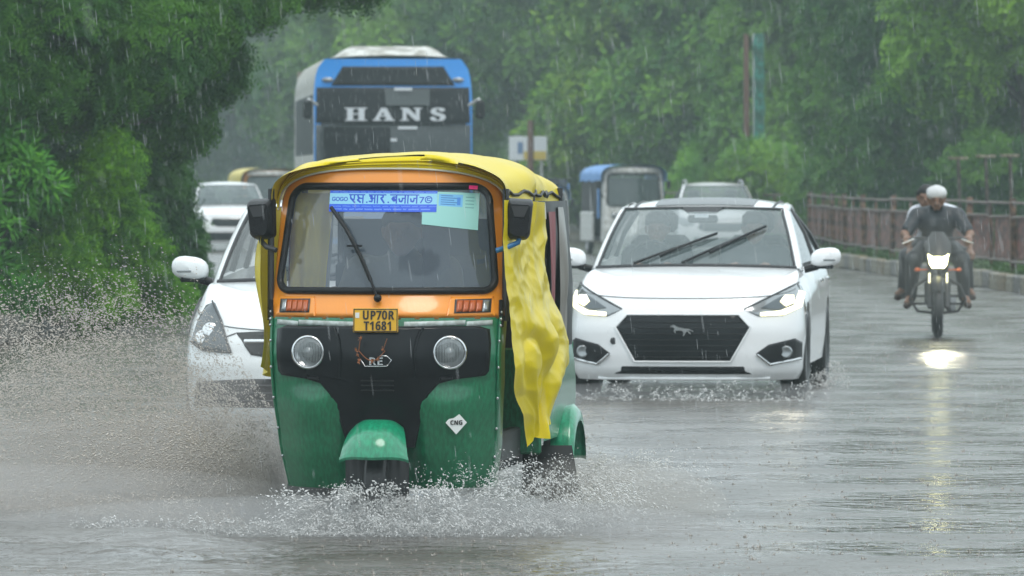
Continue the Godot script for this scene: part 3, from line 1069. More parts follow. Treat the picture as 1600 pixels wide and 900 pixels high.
	# windscreen, roof, tail
	var header := func(u: float) -> Vector3: return Vector3(c.roof_half * u, c.head_y - 0.012 * u * u, c.head_z - 0.06 * u * u)
	s = Shape.new()
	rows = []
	for r in 9:
		var k := r / 8.0
		var row := PackedVector3Array()
		for j in 17:
			var u := -1.0 + j / 8.0
			var p: Vector3 = base.call(u).lerp(header.call(u), k)
			row.append(p + Vector3(0, 0.03, 0.0) * sin(PI * k))
		rows.append(row)
	s.grid(rows)
	part("windscreen", s, c.glass, t)
	s = Shape.new()
	var edge := []
	for r in 9: edge.append(rows[r][0] + Vector3(0.008, 0.004, 0.006))
	for j in range(1, 17): edge.append(rows[8][j] + Vector3(0, 0.0, 0.006))
	for r in range(7, -1, -1): edge.append(rows[r][16] + Vector3(-0.008, 0.004, 0.006))
	s.tube(edge, 0.011, 6)
	var low := []
	for j in 17: low.append(rows[0][j] + Vector3(0, 0.006, 0.012))
	s.tube(low, 0.016, 6)
	part("windscreen_trim", s, M.dark_trim, t)
	s = Shape.new()
	rows = []
	for r in 13:
		var k := r / 12.0
		var row := PackedVector3Array()
		for j in 17:
			var u := -1.0 + j / 8.0
			var p: Vector3 = header.call(u)
			row.append(Vector3(p.x, p.y + c.roof_up * sin(PI * (0.12 + 0.6 * k)) * (1.0 - 0.55 * pow(absf(u), 2.5)) - c.roof_up * sin(PI * 0.12) * (1.0 - 0.55 * pow(absf(u), 2.5)) , lerpf(p.z, c.tail_z + 0.35, k)))
		rows.append(row)
	s.grid(rows)
	part("roof", s, c.paint, t)
	if c.get("sunroof", false):
		s = Shape.new()
		var deck := []
		for r in range(1, 7):
			var row := PackedVector3Array()
			for j in range(3, 14): row.append(rows[r][j] + Vector3(0, 0.006, 0))
			deck.append(row)
		s.grid(deck)
		part("sunroof", s, M.black_gloss, t)
		for j in [1, 15]:
			s = Shape.new()
			var line := []
			for r in 13: line.append(rows[r][j] + Vector3(0, 0.004, 0))
			s.tube(line, 0.009, 5)
			part("roof_gutter", s, M.seam, t)
	var last: PackedVector3Array = rows[12]
	s = Shape.new()
	var back := PackedVector3Array()
	for p in last: back.append(Vector3(p.x * 1.15, c.belt + 0.03, c.tail_z - 0.25))
	s.grid([last, back])
	part("rear_window", s, M.smoked_glass, t)
	s = Shape.new()
	var boot := PackedVector3Array()
	var tail := PackedVector3Array()
	var foot := PackedVector3Array()
	for k in 17:
		var u := -1.0 + k / 8.0
		boot.append(Vector3(u * c.wide * 0.86, c.belt, -c.long + 0.1 - 0.12 * (1.0 - u * u) + 0.12))
		tail.append(Vector3(u * c.wide * 0.9, 0.6, -c.long))
		foot.append(Vector3(u * c.wide * 0.9, c.sill, -c.long + 0.12))
	s.grid([back, boot, tail, foot])
	part("boot", s, c.paint, t)
	# cabin seen through the glass
	s = Shape.new()
	s.box(Vector3(0, c.sill + 0.06, -c.long * 0.5), Vector3(c.wide * 1.7, 0.05, c.long * 0.86))
	s.box(Vector3(0, c.cowl_y - 0.12, c.cowl_z - 0.38), Vector3(c.wide * 1.62, 0.16, 0.5), Transform3D(), 0.05)
	part("dashboard", s, M.cabin, t)
	for x in [-0.37, 0.37]:
		s = Shape.new()
		s.box(Vector3(x, c.sill + 0.30, c.head_z - 0.25), Vector3(0.5, 0.2, 0.52), Transform3D(), 0.06)
		s.box(Vector3(0, 0.33, 0), Vector3(0.47, 0.66, 0.14), Transform3D(Basis(Vector3.RIGHT, -0.35), Vector3(x, c.sill + 0.32, c.head_z - 0.48)), 0.06)
		s.box(Vector3(0, 0.77, 0), Vector3(0.25, 0.17, 0.1), Transform3D(Basis(Vector3.RIGHT, -0.35), Vector3(x, c.sill + 0.32, c.head_z - 0.48)), 0.04)
		part("front_seat", s, M.cabin, t)
	s = Shape.new()
	s.box(Vector3(0, c.belt - 0.28, c.tail_z + 0.25), Vector3(c.wide * 1.5, 0.6, 0.16), Transform3D(Basis(Vector3.RIGHT, -0.06), Vector3.ZERO), 0.05)
	part("rear_seat", s, M.cabin, t)
	s = Shape.new()
	var ring := []
	for k in 19: ring.append(Vector3(-0.37 + 0.17 * cos(TAU * k / 18.0), c.cowl_y + 0.02 + 0.16 * sin(TAU * k / 18.0), c.cowl_z - 0.62 - 0.06 * sin(TAU * k / 18.0)))
	s.tube(ring, 0.014, 6, false)
	part("steering_wheel", s, M.cabin, t)
	s = Shape.new()
	s.box(Vector3(0, c.head_y - 0.085, c.head_z + 0.0), Vector3(0.23, 0.06, 0.03), Transform3D(), 0.015)
	part("inside_mirror", s, M.dark_trim, t)
	for w in c.wipers:
		var wiper := Node3D.new()
		wiper.name = "wiper"
		t.add_child(wiper, true)
		var on := func(u: float, k: float, lift: float) -> Vector3:
			var p: Vector3 = base.call(u).lerp(header.call(u), k)
			return p + Vector3(0, 0.03, 0) * sin(PI * k) + Vector3(0, 0.55, 0.83) * lift
		s = Shape.new()
		var line := []
		for k in 7: line.append(on.call(lerpf(w[0], w[2], k / 6.0), lerpf(w[1], w[3], k / 6.0), 0.018))
		s.tube(line, [0.012, 0.011, 0.01, 0.009, 0.008, 0.007, 0.006], 6)
		part("arm", s, M.black_plastic, wiper)
		s = Shape.new()
		line = []
		for k in 9: line.append(on.call(lerpf(lerpf(w[0], w[2], 0.32) + 0.02, w[2] + (w[2] - w[0]) * 0.12, k / 8.0), lerpf(lerpf(w[1], w[3], 0.30) - 0.02, w[3] + (w[3] - w[1]) * 0.1, k / 8.0), 0.024 + 0.006 * sin(PI * k / 8.0)))
		s.tube(line, 0.011, 6)
		part("blade", s, M.black_plastic, wiper)
	t.set_meta("front", front)
	return t

func front_part(t: Node3D, called: String, outline: Array, lift: float, mat: Material, both := false, parent: Node3D = null, rim := 0.012) -> Array:
	var out := []
	for side in ([-1, 1] if both else [1]):
		var s := Shape.new()
		patch(s, outline if side > 0 else mirrored(outline), t.get_meta("front"), lift, 16, 7, rim)
		out.append(part(called, s, mat, parent if parent else t))
	return out

# a strip along the front through given points
func front_strip(t: Node3D, called: String, points: Array, r: float, lift: float, mat: Material, both := true, parent: Node3D = null) -> void:
	for side in ([-1, 1] if both else [1]):
		var line := []
		for k in points.size() - 1:
			for j in 5:
				var p: Vector2 = points[k].lerp(points[k + 1], j / 5.0)
				line.append(t.get_meta("front").call(p.x * side, p.y, lift))
		line.append(t.get_meta("front").call(points[-1].x * side, points[-1].y, lift))
		var s := Shape.new()
		s.tube(line, r, 6)
		part(called, s, mat, parent if parent else t)

func sedan() -> void:
	var at := Vector3(side_at(1066, 46.4), 0, -46.4)
	var t := car("white_sedan", "white sedan with lit headlights and black hexagonal grille beside the three-wheeler", at, deg_to_rad(-6.0), {
		"half": [[0.1, 0.80], [0.2, 0.845], [0.45, 0.862], [0.7, 0.85], [0.84, 0.80]], "nose": [[0.1, -0.09], [0.2, -0.02], [0.32, 0.0], [0.5, 0.0], [0.62, -0.025], [0.74, -0.10], [0.85, -0.2]],
		"wrap": 0.62, "hood_y": 0.725, "hood_up": 0.10, "low": 0.13, "hood_crown": 0.045, "glass_low": 0.745, "cowl_y": 0.945, "cowl_z": -1.12, "wide": 0.865, "belt": 1.0, "long": 4.4, "sill": 0.22, "axle": -0.86, "base": 2.6, "wheel": 0.32,
		"roof_half": 0.60, "head_y": 1.375, "head_z": -2.0, "roof_up": 0.12, "tail_z": -3.75, "mirror_x": 0.955, "mirror_y": 1.0, "sunroof": true, "paint": M.white_paint, "glass": M.mist_and_sky_glass,
		"wipers": [[-0.62, 0.03, 0.12, 0.42], [-0.12, 0.03, 0.66, 0.55]]})
	front_part(t, "grille", [Vector2(-0.485, 0.515), Vector2(-0.40, 0.603), Vector2(0.40, 0.603), Vector2(0.485, 0.515), Vector2(0.345, 0.272), Vector2(-0.345, 0.272)], 0.002, M.black_gloss)
	var g := t.get_node("grille")
	front_strip(t, "grille_frame", [Vector2(-0.01, 0.608), Vector2(0.405, 0.608), Vector2(0.49, 0.515), Vector2(0.348, 0.266), Vector2(-0.01, 0.266)], 0.007, 0.004, M.white_paint, true, g)
	for k in 7:
		var y := 0.30 + 0.042 * k
		var w := (0.35 + (y - 0.272) / 0.243 * 0.135 if y < 0.515 else 0.485 - (y - 0.515) / 0.09 * 0.085) - 0.02
		front_strip(t, "grille_bar", [Vector2(-w, y), Vector2(w, y)], 0.004, 0.005, M.black_plastic, false, g)
	# running horse badge
	var horse := PackedVector2Array([Vector2(-0.083, 0.008), Vector2(-0.05, 0.022), Vector2(-0.02, 0.02), Vector2(0.02, 0.024), Vector2(0.042, 0.03), Vector2(0.055, 0.04), Vector2(0.068, 0.036), Vector2(0.084, 0.026), Vector2(0.082, 0.018), Vector2(0.064, 0.02), Vector2(0.052, 0.008), Vector2(0.062, -0.004), Vector2(0.05, -0.02), Vector2(0.044, -0.018), Vector2(0.048, -0.006), Vector2(0.034, -0.002), Vector2(0.0, 0.0), Vector2(-0.012, -0.012), Vector2(-0.005, -0.028), Vector2(-0.013, -0.03), Vector2(-0.024, -0.012), Vector2(-0.036, 0.0), Vector2(-0.058, -0.014), Vector2(-0.066, -0.01), Vector2(-0.046, 0.008), Vector2(-0.058, 0.012), Vector2(-0.08, 0.002)])
	var s := Shape.new()
	var gallop := PackedVector2Array()
	for p in horse: gallop.append(Vector2(-p.x, p.y * (1.25 if p.y < 0.0 else 0.9) + p.x * 0.12))
	gallop.reverse()
	s.prism(gallop, 0.008, Transform3D(Basis(), Vector3(0, 0.492, 0.022)))
	part("horse_badge", s, M.chrome, g)
	front_part(t, "lower_intake", [Vector2(-0.50, 0.175), Vector2(-0.44, 0.232), Vector2(0.44, 0.232), Vector2(0.50, 0.175)], 0.002, M.black_plastic)
	front_strip(t, "bumper_lip", [Vector2(-0.62, 0.142), Vector2(0.62, 0.142)], 0.014, 0.006, M.white_paint, false)
	for side in [-1, 1]:
		var flip := func(o: Array) -> Array: return o if side > 0 else mirrored(o)
		var lamp: Node3D = front_part(t, "headlamp", flip.call([Vector2(0.445, 0.645), Vector2(0.66, 0.755), Vector2(0.80, 0.828), Vector2(0.842, 0.76), Vector2(0.835, 0.66), Vector2(0.72, 0.60), Vector2(0.55, 0.592)]), 0.004, M.lamp_glass)[0]
		front_part(t, "reflector", flip.call([Vector2(0.56, 0.655), Vector2(0.70, 0.74), Vector2(0.775, 0.755), Vector2(0.78, 0.675), Vector2(0.68, 0.633)]), 0.008, M.dim_lamp, false, lamp)
		front_part(t, "projector", flip.call([Vector2(0.69, 0.70), Vector2(0.72, 0.745), Vector2(0.775, 0.745), Vector2(0.785, 0.69), Vector2(0.73, 0.665)]), 0.014, M.lamp_glow, false, lamp)
		front_part(t, "running_light", flip.call([Vector2(0.56, 0.622), Vector2(0.7, 0.635), Vector2(0.79, 0.672), Vector2(0.812, 0.775), Vector2(0.838, 0.76), Vector2(0.832, 0.66), Vector2(0.72, 0.603), Vector2(0.56, 0.596)]), 0.012, M.lamp_glow, false, lamp)
		front_strip(t, "lamp_edge", [Vector2(side * 0.445, 0.648), Vector2(side * 0.66, 0.758), Vector2(side * 0.80, 0.832)], 0.006, 0.006, M.seam, false, lamp)
		var fog: Node3D = front_part(t, "fog_lamp_recess", flip.call([Vector2(0.53, 0.325), Vector2(0.62, 0.39), Vector2(0.80, 0.432), Vector2(0.846, 0.40), Vector2(0.842, 0.282), Vector2(0.63, 0.245)]), 0.003, M.black_plastic)[0]
		front_strip(t, "chrome_edge", [Vector2(side * 0.535, 0.32), Vector2(side * 0.625, 0.245), Vector2(side * 0.83, 0.282)], 0.010, 0.008, M.chrome, false, fog)
		s = Shape.new()
		var c: Vector3 = t.get_meta("front").call(side * 0.735, 0.335, 0.01)
		s.lathe([Vector2(0.0001, 0.012), Vector2(0.03, 0.016), Vector2(0.036, 0.022), Vector2(0.043, 0.018), Vector2(0.046, 0.0)], Transform3D(Basis(Vector3.RIGHT, PI / 2), c), 20)
		part("fog_lamp", s, M.lamp_glass, fog)
	s = Shape.new()
	var tow: Vector3 = t.get_meta("front").call(-0.505, 0.415, 0.0)
	s.lathe([Vector2(0.0001, 0.004), Vector2(0.024, 0.004), Vector2(0.026, 0.0)], Transform3D(Basis(Vector3.RIGHT, PI / 2), tow), 16)
	part("tow_hole", s, M.dark_trim, t)
	# rain sensor housing and sticker at the head of the windscreen
	s = Shape.new()
	s.prism(PackedVector2Array([Vector2(-0.16, 0.0), Vector2(0.16, 0.0), Vector2(0.11, -0.085), Vector2(-0.11, -0.085)]), 0.01, Transform3D(Basis(Vector3.RIGHT, -1.0), Vector3(0, 1.385, -1.985)))
	part("sensor_housing", s, M.dark_trim, t)
	s = Shape.new()
	s.box(Vector3(0.0, 1.315, -1.87), Vector3(0.105, 0.03, 0.004), Transform3D())
	part("windscreen_tag", s, M.board_white, t)
	for side in [-1, 1]:
		var l := SpotLight3D.new()
		l.name = "headlight_beam"
		l.light_energy = 0.12
		l.light_color = Color(1.0, 0.96, 0.86)
		l.spot_angle = 7.0
		l.spot_range = 60.0
		l.light_size = 0.12
		l.shadow_enabled = true
		t.add_child(l, true)
		l.position = t.get_meta("front").call(side * 0.74, 0.70, 0.06)
		l.rotation = Vector3(-0.20, PI, 0)
	person_in_car("person", "driver in dark clothing behind the wheel of the white sedan", at, deg_to_rad(-6.0), Vector3(-0.37, 0.55, -2.2), M.cloth_dark)
	person_in_car("person", "passenger in grey clothing in the front seat of the white sedan", at, deg_to_rad(-6.0), Vector3(0.37, 0.55, -2.2), M.cloth_grey)

func hatchback() -> void:
	var at := Vector3(side_at(497, 37.5), 0, -37.5)
	var t := car("white_hatchback", "pearl white hatchback half hidden behind the three-wheeler, in the muddy spray", at, deg_to_rad(-4.0), {
		"half": [[0.1, 0.79], [0.25, 0.83], [0.5, 0.845], [0.7, 0.83], [0.92, 0.77]], "nose": [[0.1, -0.09], [0.22, -0.02], [0.34, 0.0], [0.5, 0.0], [0.62, -0.03], [0.72, -0.10], [0.92, -0.26]],
		"wrap": 0.66, "hood_y": 0.70, "hood_up": 0.18, "low": 0.17, "hood_crown": 0.075, "glass_low": 0.73, "cowl_y": 0.985, "cowl_z": -1.0, "wide": 0.845, "belt": 1.04, "long": 3.85, "sill": 0.24, "axle": -0.78, "base": 2.43, "wheel": 0.305,
		"roof_half": 0.60, "head_y": 1.42, "head_z": -1.75, "roof_up": 0.12, "tail_z": -3.3, "mirror_x": 0.925, "mirror_y": 1.045, "paint": M.pearl_paint, "glass": M.clear_glass,
		"wipers": [[-0.66, 0.03, -0.05, 0.26], [-0.05, 0.03, 0.6, 0.3]]})
	for side in [-1, 1]:
		var flip := func(o: Array) -> Array: return o if side > 0 else mirrored(o)
		var lamp: Node3D = front_part(t, "headlamp", flip.call([Vector2(0.525, 0.575), Vector2(0.60, 0.76), Vector2(0.665, 0.862), Vector2(0.71, 0.845), Vector2(0.752, 0.76), Vector2(0.79, 0.635), Vector2(0.70, 0.585)]), 0.006, M.dim_lamp)[0]
		front_strip(t, "lamp_edge", [Vector2(side * 0.52, 0.572), Vector2(side * 0.60, 0.766), Vector2(side * 0.668, 0.87)], 0.006, 0.008, M.seam, false, lamp)
		front_strip(t, "lamp_edge", [Vector2(side * 0.52, 0.572), Vector2(side * 0.70, 0.582), Vector2(side * 0.792, 0.632)], 0.005, 0.008, M.seam, false, lamp)
		for c in [Vector2(0.66, 0.70), Vector2(0.705, 0.655)]:
			var s := Shape.new()
			s.lathe([Vector2(0.0001, 0.02), Vector2(0.025, 0.012), Vector2(0.045, 0.016), Vector2(0.05, 0.0)], Transform3D(Basis(Vector3.RIGHT, PI / 2 - 0.3), t.get_meta("front").call(side * c.x, c.y, 0.004)), 18)
			part("reflector", s, M.chrome, lamp)
		front_strip(t, "bonnet_gap", [Vector2(side * 0.50, 0.685), Vector2(side * 0.555, 0.665)], 0.004, 0.004, M.seam, false)
	front_part(t, "grille", [Vector2(-0.50, 0.69), Vector2(-0.3, 0.70), Vector2(0.3, 0.70), Vector2(0.50, 0.69), Vector2(0.40, 0.56), Vector2(0.2, 0.53), Vector2(-0.2, 0.53), Vector2(-0.40, 0.56)], 0.004, M.black_gloss)
	front_strip(t, "chrome_bar", [Vector2(-0.44, 0.64), Vector2(0.44, 0.64)], 0.014, 0.008, M.chrome, false, t.get_node("grille"))
	front_part(t, "lower_intake", [Vector2(-0.77, 0.25), Vector2(-0.745, 0.40), Vector2(-0.4, 0.42), Vector2(0.4, 0.42), Vector2(0.745, 0.40), Vector2(0.77, 0.25)], 0.004, M.black_plastic)
	for k in 3:
		front_strip(t, "intake_bar", [Vector2(-0.5, 0.29 + 0.045 * k), Vector2(0.5, 0.29 + 0.045 * k)], 0.007, 0.008, M.dark_trim, false, t.get_node("lower_intake"))

func far_car(label: String, px: float, dist: float, turn: float, rails: bool) -> void:
	var at := Vector3(side_at(px, dist), 0, -dist)
	var t := car("white_car", label, at, turn, {
		"half": [[0.1, 0.80], [0.25, 0.84], [0.5, 0.855], [0.72, 0.84], [0.9, 0.79]], "nose": [[0.1, -0.08], [0.25, 0.0], [0.5, 0.0], [0.65, -0.04], [0.78, -0.10], [0.9, -0.2]],
		"wrap": 0.6, "hood_y": 0.78, "hood_up": 0.08, "low": 0.18, "hood_crown": 0.05, "glass_low": 0.74, "cowl_y": 1.01, "cowl_z": -1.1, "wide": 0.86, "belt": 1.03, "long": 4.1, "sill": 0.24, "axle": -0.84, "base": 2.5, "wheel": 0.315,
		"roof_half": 0.60, "head_y": 1.44, "head_z": -1.9, "roof_up": 0.12, "tail_z": -3.45, "mirror_x": 0.98, "mirror_y": 1.06, "paint": M.white_paint, "glass": M.mist_and_sky_glass, "wipers": []})
	front_part(t, "headlamp", [Vector2(0.5, 0.68), Vector2(0.62, 0.77), Vector2(0.80, 0.83), Vector2(0.832, 0.72), Vector2(0.7, 0.64)], 0.006, M.lamp_glass, true)
	front_part(t, "grille", [Vector2(-0.46, 0.60), Vector2(-0.42, 0.72), Vector2(0.42, 0.72), Vector2(0.46, 0.60), Vector2(0.3, 0.54), Vector2(-0.3, 0.54)], 0.004, M.black_gloss)
	front_part(t, "lower_intake", [Vector2(-0.6, 0.24), Vector2(-0.52, 0.42), Vector2(0.52, 0.42), Vector2(0.6, 0.24)], 0.004, M.black_plastic)
	if rails:
		for side in [-1, 1]:
			var s := Shape.new()
			s.tube([Vector3(side * 0.57, 1.44, -2.0), Vector3(side * 0.56, 1.54, -2.15), Vector3(side * 0.56, 1.555, -2.6), Vector3(side * 0.56, 1.54, -3.0), Vector3(side * 0.56, 1.44, -3.1)], 0.018, 7)
			part("roof_rail", s, M.alloy, t)

# ---------------------------------------------------------------- people
# bones [from, to, radius, radius] blended into one skin, meshed as surface nets
func skin(bones: Array, cell: float, blend: float, s: Shape) -> void:
	var lo := Vector3.ONE * 1e9
	var hi := -lo
	for b in bones:
		for k in 2:
			var r: float = b[2 + k] + cell * 3.0
			lo = lo.min(b[k] - Vector3.ONE * r)
			hi = hi.max(b[k] + Vector3.ONE * r)
	var n := Vector3i(((hi - lo) / cell).ceil()) + Vector3i.ONE
	var field := PackedFloat32Array()
	field.resize(n.x * n.y * n.z)
	var k_ := 1.0 / blend
	for b in bones:
		var pa: Vector3 = b[0]
		var ba: Vector3 = b[1] - pa
		var bb := maxf(ba.length_squared(), 1e-9)
		var reach := maxf(b[2], b[3]) + maxf(blend * 4.0, cell * 2.0)
		var i0 := Vector3i(((pa.min(b[1]) - Vector3.ONE * reach - lo) / cell).floor()).max(Vector3i.ZERO)
		var i1 := Vector3i(((pa.max(b[1]) + Vector3.ONE * reach - lo) / cell).ceil()).min(n - Vector3i.ONE)
		for z in range(i0.z, i1.z + 1):
			for y in range(i0.y, i1.y + 1):
				var row := (z * n.y + y) * n.x
				for x in range(i0.x, i1.x + 1):
					var p := lo + Vector3(x, y, z) * cell - pa
					var t := clampf(p.dot(ba) / bb, 0.0, 1.0)
					var d: float = (p - ba * t).length() - lerpf(b[2], b[3], t)
					if d < reach:
						field[row + x] += exp(-d * k_)
	var at := PackedInt32Array()
	at.resize(field.size())
	at.fill(-1)
	var first := s.v.size()
	var step := [0, 1, n.x, n.x + 1, n.x * n.y, n.x * n.y + 1, n.x * n.y + n.x, n.x * n.y + n.x + 1]
	for z in n.z - 1:
		for y in n.y - 1:
			var row := (z * n.y + y) * n.x
			for x in n.x - 1:
				var i := row + x
				var mask := 0
				for c in 8:
					if field[i + step[c]] >= 1.0: mask |= 1 << c
				if mask == 0 or mask == 255: continue
				var sum := Vector3.ZERO
				var cnt := 0
				for c in 8:
					for axis in 3:
						var d: int = c | (1 << axis)
						if d == c: continue
						var inc: bool = (mask >> c) & 1
						if inc == bool((mask >> d) & 1): continue
						var va := -log(maxf(field[i + step[c]], 1e-12))
						var vb := -log(maxf(field[i + step[d]], 1e-12))
						var q := Vector3(c & 1, (c >> 1) & 1, (c >> 2) & 1)
						q[axis] += clampf(va / (va - vb), 0.0, 1.0)
						sum += q
						cnt += 1
				at[i] = s.v.size()
				s.v.append(lo + (Vector3(x, y, z) + sum / cnt) * cell)
	var stride := [1, n.x, n.x * n.y]
	for z in range(1, n.z - 1):
		for y in range(1, n.y - 1):
			for x in range(1, n.x - 1):
				var i := (z * n.y + y) * n.x + x
				var inside := field[i] >= 1.0
				for axis in 3:
					if inside == (field[i + stride[axis]] >= 1.0): continue
					var u: int = stride[(axis + 1) % 3]
					var w: int = stride[(axis + 2) % 3]
					var q := [at[i], at[i - u], at[i - u - w], at[i - w]]
					if q.min() < first: continue
					if inside: q.reverse()
					s.f.append_array(PackedInt32Array([q[0], q[1], q[2], q[0], q[2], q[3]]))

func people_materials() -> void:
	paint("skin_brown", lin(0.20, 0.105, 0.065), 0.5, {"subsurf_scatter_enabled": true, "subsurf_scatter_strength": 0.1})
	var worn := {"normal_enabled": true, "normal_texture": M.wrinkle, "normal_scale": 1.2, "uv1_triplanar": true, "uv1_scale": Vector3(2.2, 1.4, 2.2)}
	paint("cloth_dark", lin(0.020, 0.024, 0.030), 0.5, worn)
	paint("cloth_grey", lin(0.055, 0.065, 0.075), 0.6, worn)
	paint("cloth_white", lin(0.62, 0.64, 0.70), 0.6, worn)
	paint("cap_white", lin(0.60, 0.61, 0.62), 0.8, worn)
	paint("hair_black", lin(0.012, 0.010, 0.010), 0.6)
	paint("sandal", lin(0.05, 0.035, 0.028), 0.6)

func head_bones(c: Vector3, look: Basis, k := 1.0) -> Array:
	var p := func(x: float, y: float, z: float) -> Vector3: return c + look * (Vector3(x, y, z) * k)
	return [
		[p.call(0, 0.035, -0.02), p.call(0, 0.035, 0.0), 0.082 * k, 0.078 * k], [p.call(0, -0.03, 0.02), p.call(0, -0.075, 0.045), 0.058 * k, 0.040 * k],
		[p.call(-0.05, -0.02, 0.02), p.call(-0.03, -0.06, 0.035), 0.03 * k, 0.026 * k], [p.call(0.05, -0.02, 0.02), p.call(0.03, -0.06, 0.035), 0.03 * k, 0.026 * k],
		[p.call(0, 0.012, 0.082), p.call(0, -0.022, 0.10), 0.010 * k, 0.014 * k], [p.call(-0.035, 0.026, 0.07), p.call(0.035, 0.026, 0.07), 0.016 * k, 0.016 * k],
		[p.call(-0.02, -0.052, 0.078), p.call(0.02, -0.052, 0.078), 0.011 * k, 0.011 * k],
		[p.call(-0.085, 0.012, -0.01), p.call(-0.083, -0.018, -0.005), 0.016 * k, 0.012 * k], [p.call(0.085, 0.012, -0.01), p.call(0.083, -0.018, -0.005), 0.016 * k, 0.012 * k]]

func hand_bones(wrist: Vector3, way: Vector3, palm_down: Vector3, curl: float, thumb_side: float) -> Array:
	var across := way.cross(palm_down).normalized()
	var knuckle := wrist + way * 0.085
	var out := [[wrist, knuckle, 0.026, 0.026], [wrist + across * 0.018, knuckle + across * 0.028, 0.02, 0.017], [wrist - across * 0.018, knuckle - across * 0.028, 0.02, 0.017]]
	for k in 4:
		var base := knuckle + across * (k - 1.5) * 0.021
		var long: float = [0.036, 0.042, 0.040, 0.031][k]
		var d1 := (way * cos(curl) + palm_down * sin(curl)).normalized()
		var d2 := (way * cos(curl * 2.1) + palm_down * sin(curl * 2.1)).normalized()
		out.append([base, base + d1 * long, 0.0095, 0.009])
		out.append([base + d1 * long, base + d1 * long + d2 * long * 0.85, 0.009, 0.008])
	var t0 := wrist + way * 0.025 + across * thumb_side * 0.024
	var t1 := t0 + (way * 0.6 + across * thumb_side * 0.7 + palm_down * 0.3).normalized() * 0.04
	out.append([t0, t1, 0.013, 0.011])
	out.append([t1, t1 + (way * 0.8 + palm_down * 0.7).normalized() * 0.032, 0.011, 0.009])
	return out

func grown(bones: Array, by: float) -> Array:
	var out := []
	for b in bones: out.append([b[0], b[1], b[2] + by, b[3] + by])
	return out

# torso and legs as joints; j holds hip, chest, neck, head, look, and per side shoulder, elbow, wrist, knee, ankle, toe
func figure(label: String, at: Vector3, turn: float, j: Dictionary, shirt: Material, trousers: Material) -> Node3D:
	var t := thing("person", label, "person", at, turn)
	var torso := [[j.hip, j.belly, 0.125, 0.125], [j.belly, j.chest, 0.125, 0.135], [j.chest + Vector3(-0.08, 0, 0), j.chest + Vector3(0.08, 0, 0), 0.115, 0.115], [j.chest, j.neck, 0.09, 0.055],
		[j.hip + Vector3(-0.08, -0.02, 0), j.hip + Vector3(0.08, -0.02, 0), 0.11, 0.11]]
	var sleeves := []
	var legs := []
	var bare := [[j.neck, j.head + Vector3(0, -0.05, 0), 0.055, 0.052]]
	var hands := []
	for k in 2:
		var side := -1 if k == 0 else 1
		var a: Array = j.arms[k]
		var l: Array = j.legs[k]
		torso.append([j.chest + Vector3(side * 0.09, 0.05, 0), a[0], 0.075, 0.062])
		sleeves.append([a[0], a[0].lerp(a[1], 0.75), 0.060, 0.050])
		bare.append([a[0], a[1], 0.05, 0.040])
		bare.append([a[1], a[2], 0.040, 0.027])
		legs.append([j.hip + Vector3(side * 0.085, -0.02, 0), l[0], 0.092, 0.062])
		legs.append([l[0], l[1], 0.062, 0.042])
		bare.append([l[1], l[2], 0.036, 0.030])
		bare.append([l[1] + Vector3(0, -0.03, -0.02), l[1], 0.036, 0.036])
		hands.append_array(hand_bones(a[2], a[3], a[4], 1.0, -side))
	var s := Shape.new()
	var all := torso + legs + bare
	skin(all, 0.016, 0.012, s)
	skin(hands, 0.007, 0.004, s)
	skin(head_bones(j.head, j.look), 0.008, 0.009, s)
	part("body", s, M.skin_brown, t)
	s = Shape.new()
	skin(grown(torso + sleeves, 0.016), 0.02, 0.016, s)
	part("shirt", s, shirt, t)
	s = Shape.new()
	skin(grown(legs + [[j.hip, j.hip + Vector3(0, 0.02, 0), 0.13, 0.13]], 0.018), 0.02, 0.016, s)
	part("trousers", s, trousers, t)
	for k in 2:
		var l: Array = j.legs[k]
		s = Shape.new()
		skin([[l[1] + Vector3(0, -0.06, -0.03), l[2] + Vector3(0, -0.03, 0.01), 0.032, 0.036], [l[1] + Vector3(0, -0.05, -0.03), l[1] + Vector3(0, -0.03, 0.02), 0.03, 0.036]], 0.012, 0.01, s)
		part("sandal", s, M.sandal, t)
	return t

func hair_cap(t: Node3D, j: Dictionary) -> void:
	var s := Shape.new()
	var p := func(x: float, y: float, z: float) -> Vector3: return j.head + j.look * Vector3(x, y, z)
	skin([[p.call(0, 0.06, -0.03), p.call(0, 0.065, 0.012), 0.083, 0.076], [p.call(0, 0.0, -0.06), p.call(0, -0.03, -0.06), 0.06, 0.05], [p.call(-0.06, 0.05, 0.0), p.call(0.06, 0.05, 0.0), 0.035, 0.035]], 0.011, 0.012, s)
	part("hair", s, M.hair_black, t)

func person_in_car(_n: String, label: String, at: Vector3, turn: float, hip: Vector3, cloth: Material) -> void:
	var j := {"hip": hip, "belly": hip + Vector3(0, 0.18, -0.06), "chest": hip + Vector3(0, 0.38, -0.14), "neck": hip + Vector3(0, 0.55, -0.15), "head": hip + Vector3(0, 0.66, -0.12), "look": Basis()}
	j.arms = []
	j.legs = []
	for side in [-1, 1]:
		j.arms.append([hip + Vector3(side * 0.19, 0.46, -0.13), hip + Vector3(side * 0.24, 0.22, 0.06), hip + Vector3(side * 0.13, 0.36, 0.30), Vector3(0, 0.3, 0.95).normalized(), Vector3(-side * 0.5, -0.8, 0.2).normalized()])
		j.legs.append([hip + Vector3(side * 0.12, 0.06, 0.42), hip + Vector3(side * 0.12, -0.26, 0.62), hip + Vector3(side * 0.12, -0.30, 0.76)])
	var t := figure(label, at, turn, j, cloth, M.cloth_dark)
	hair_cap(t, j)

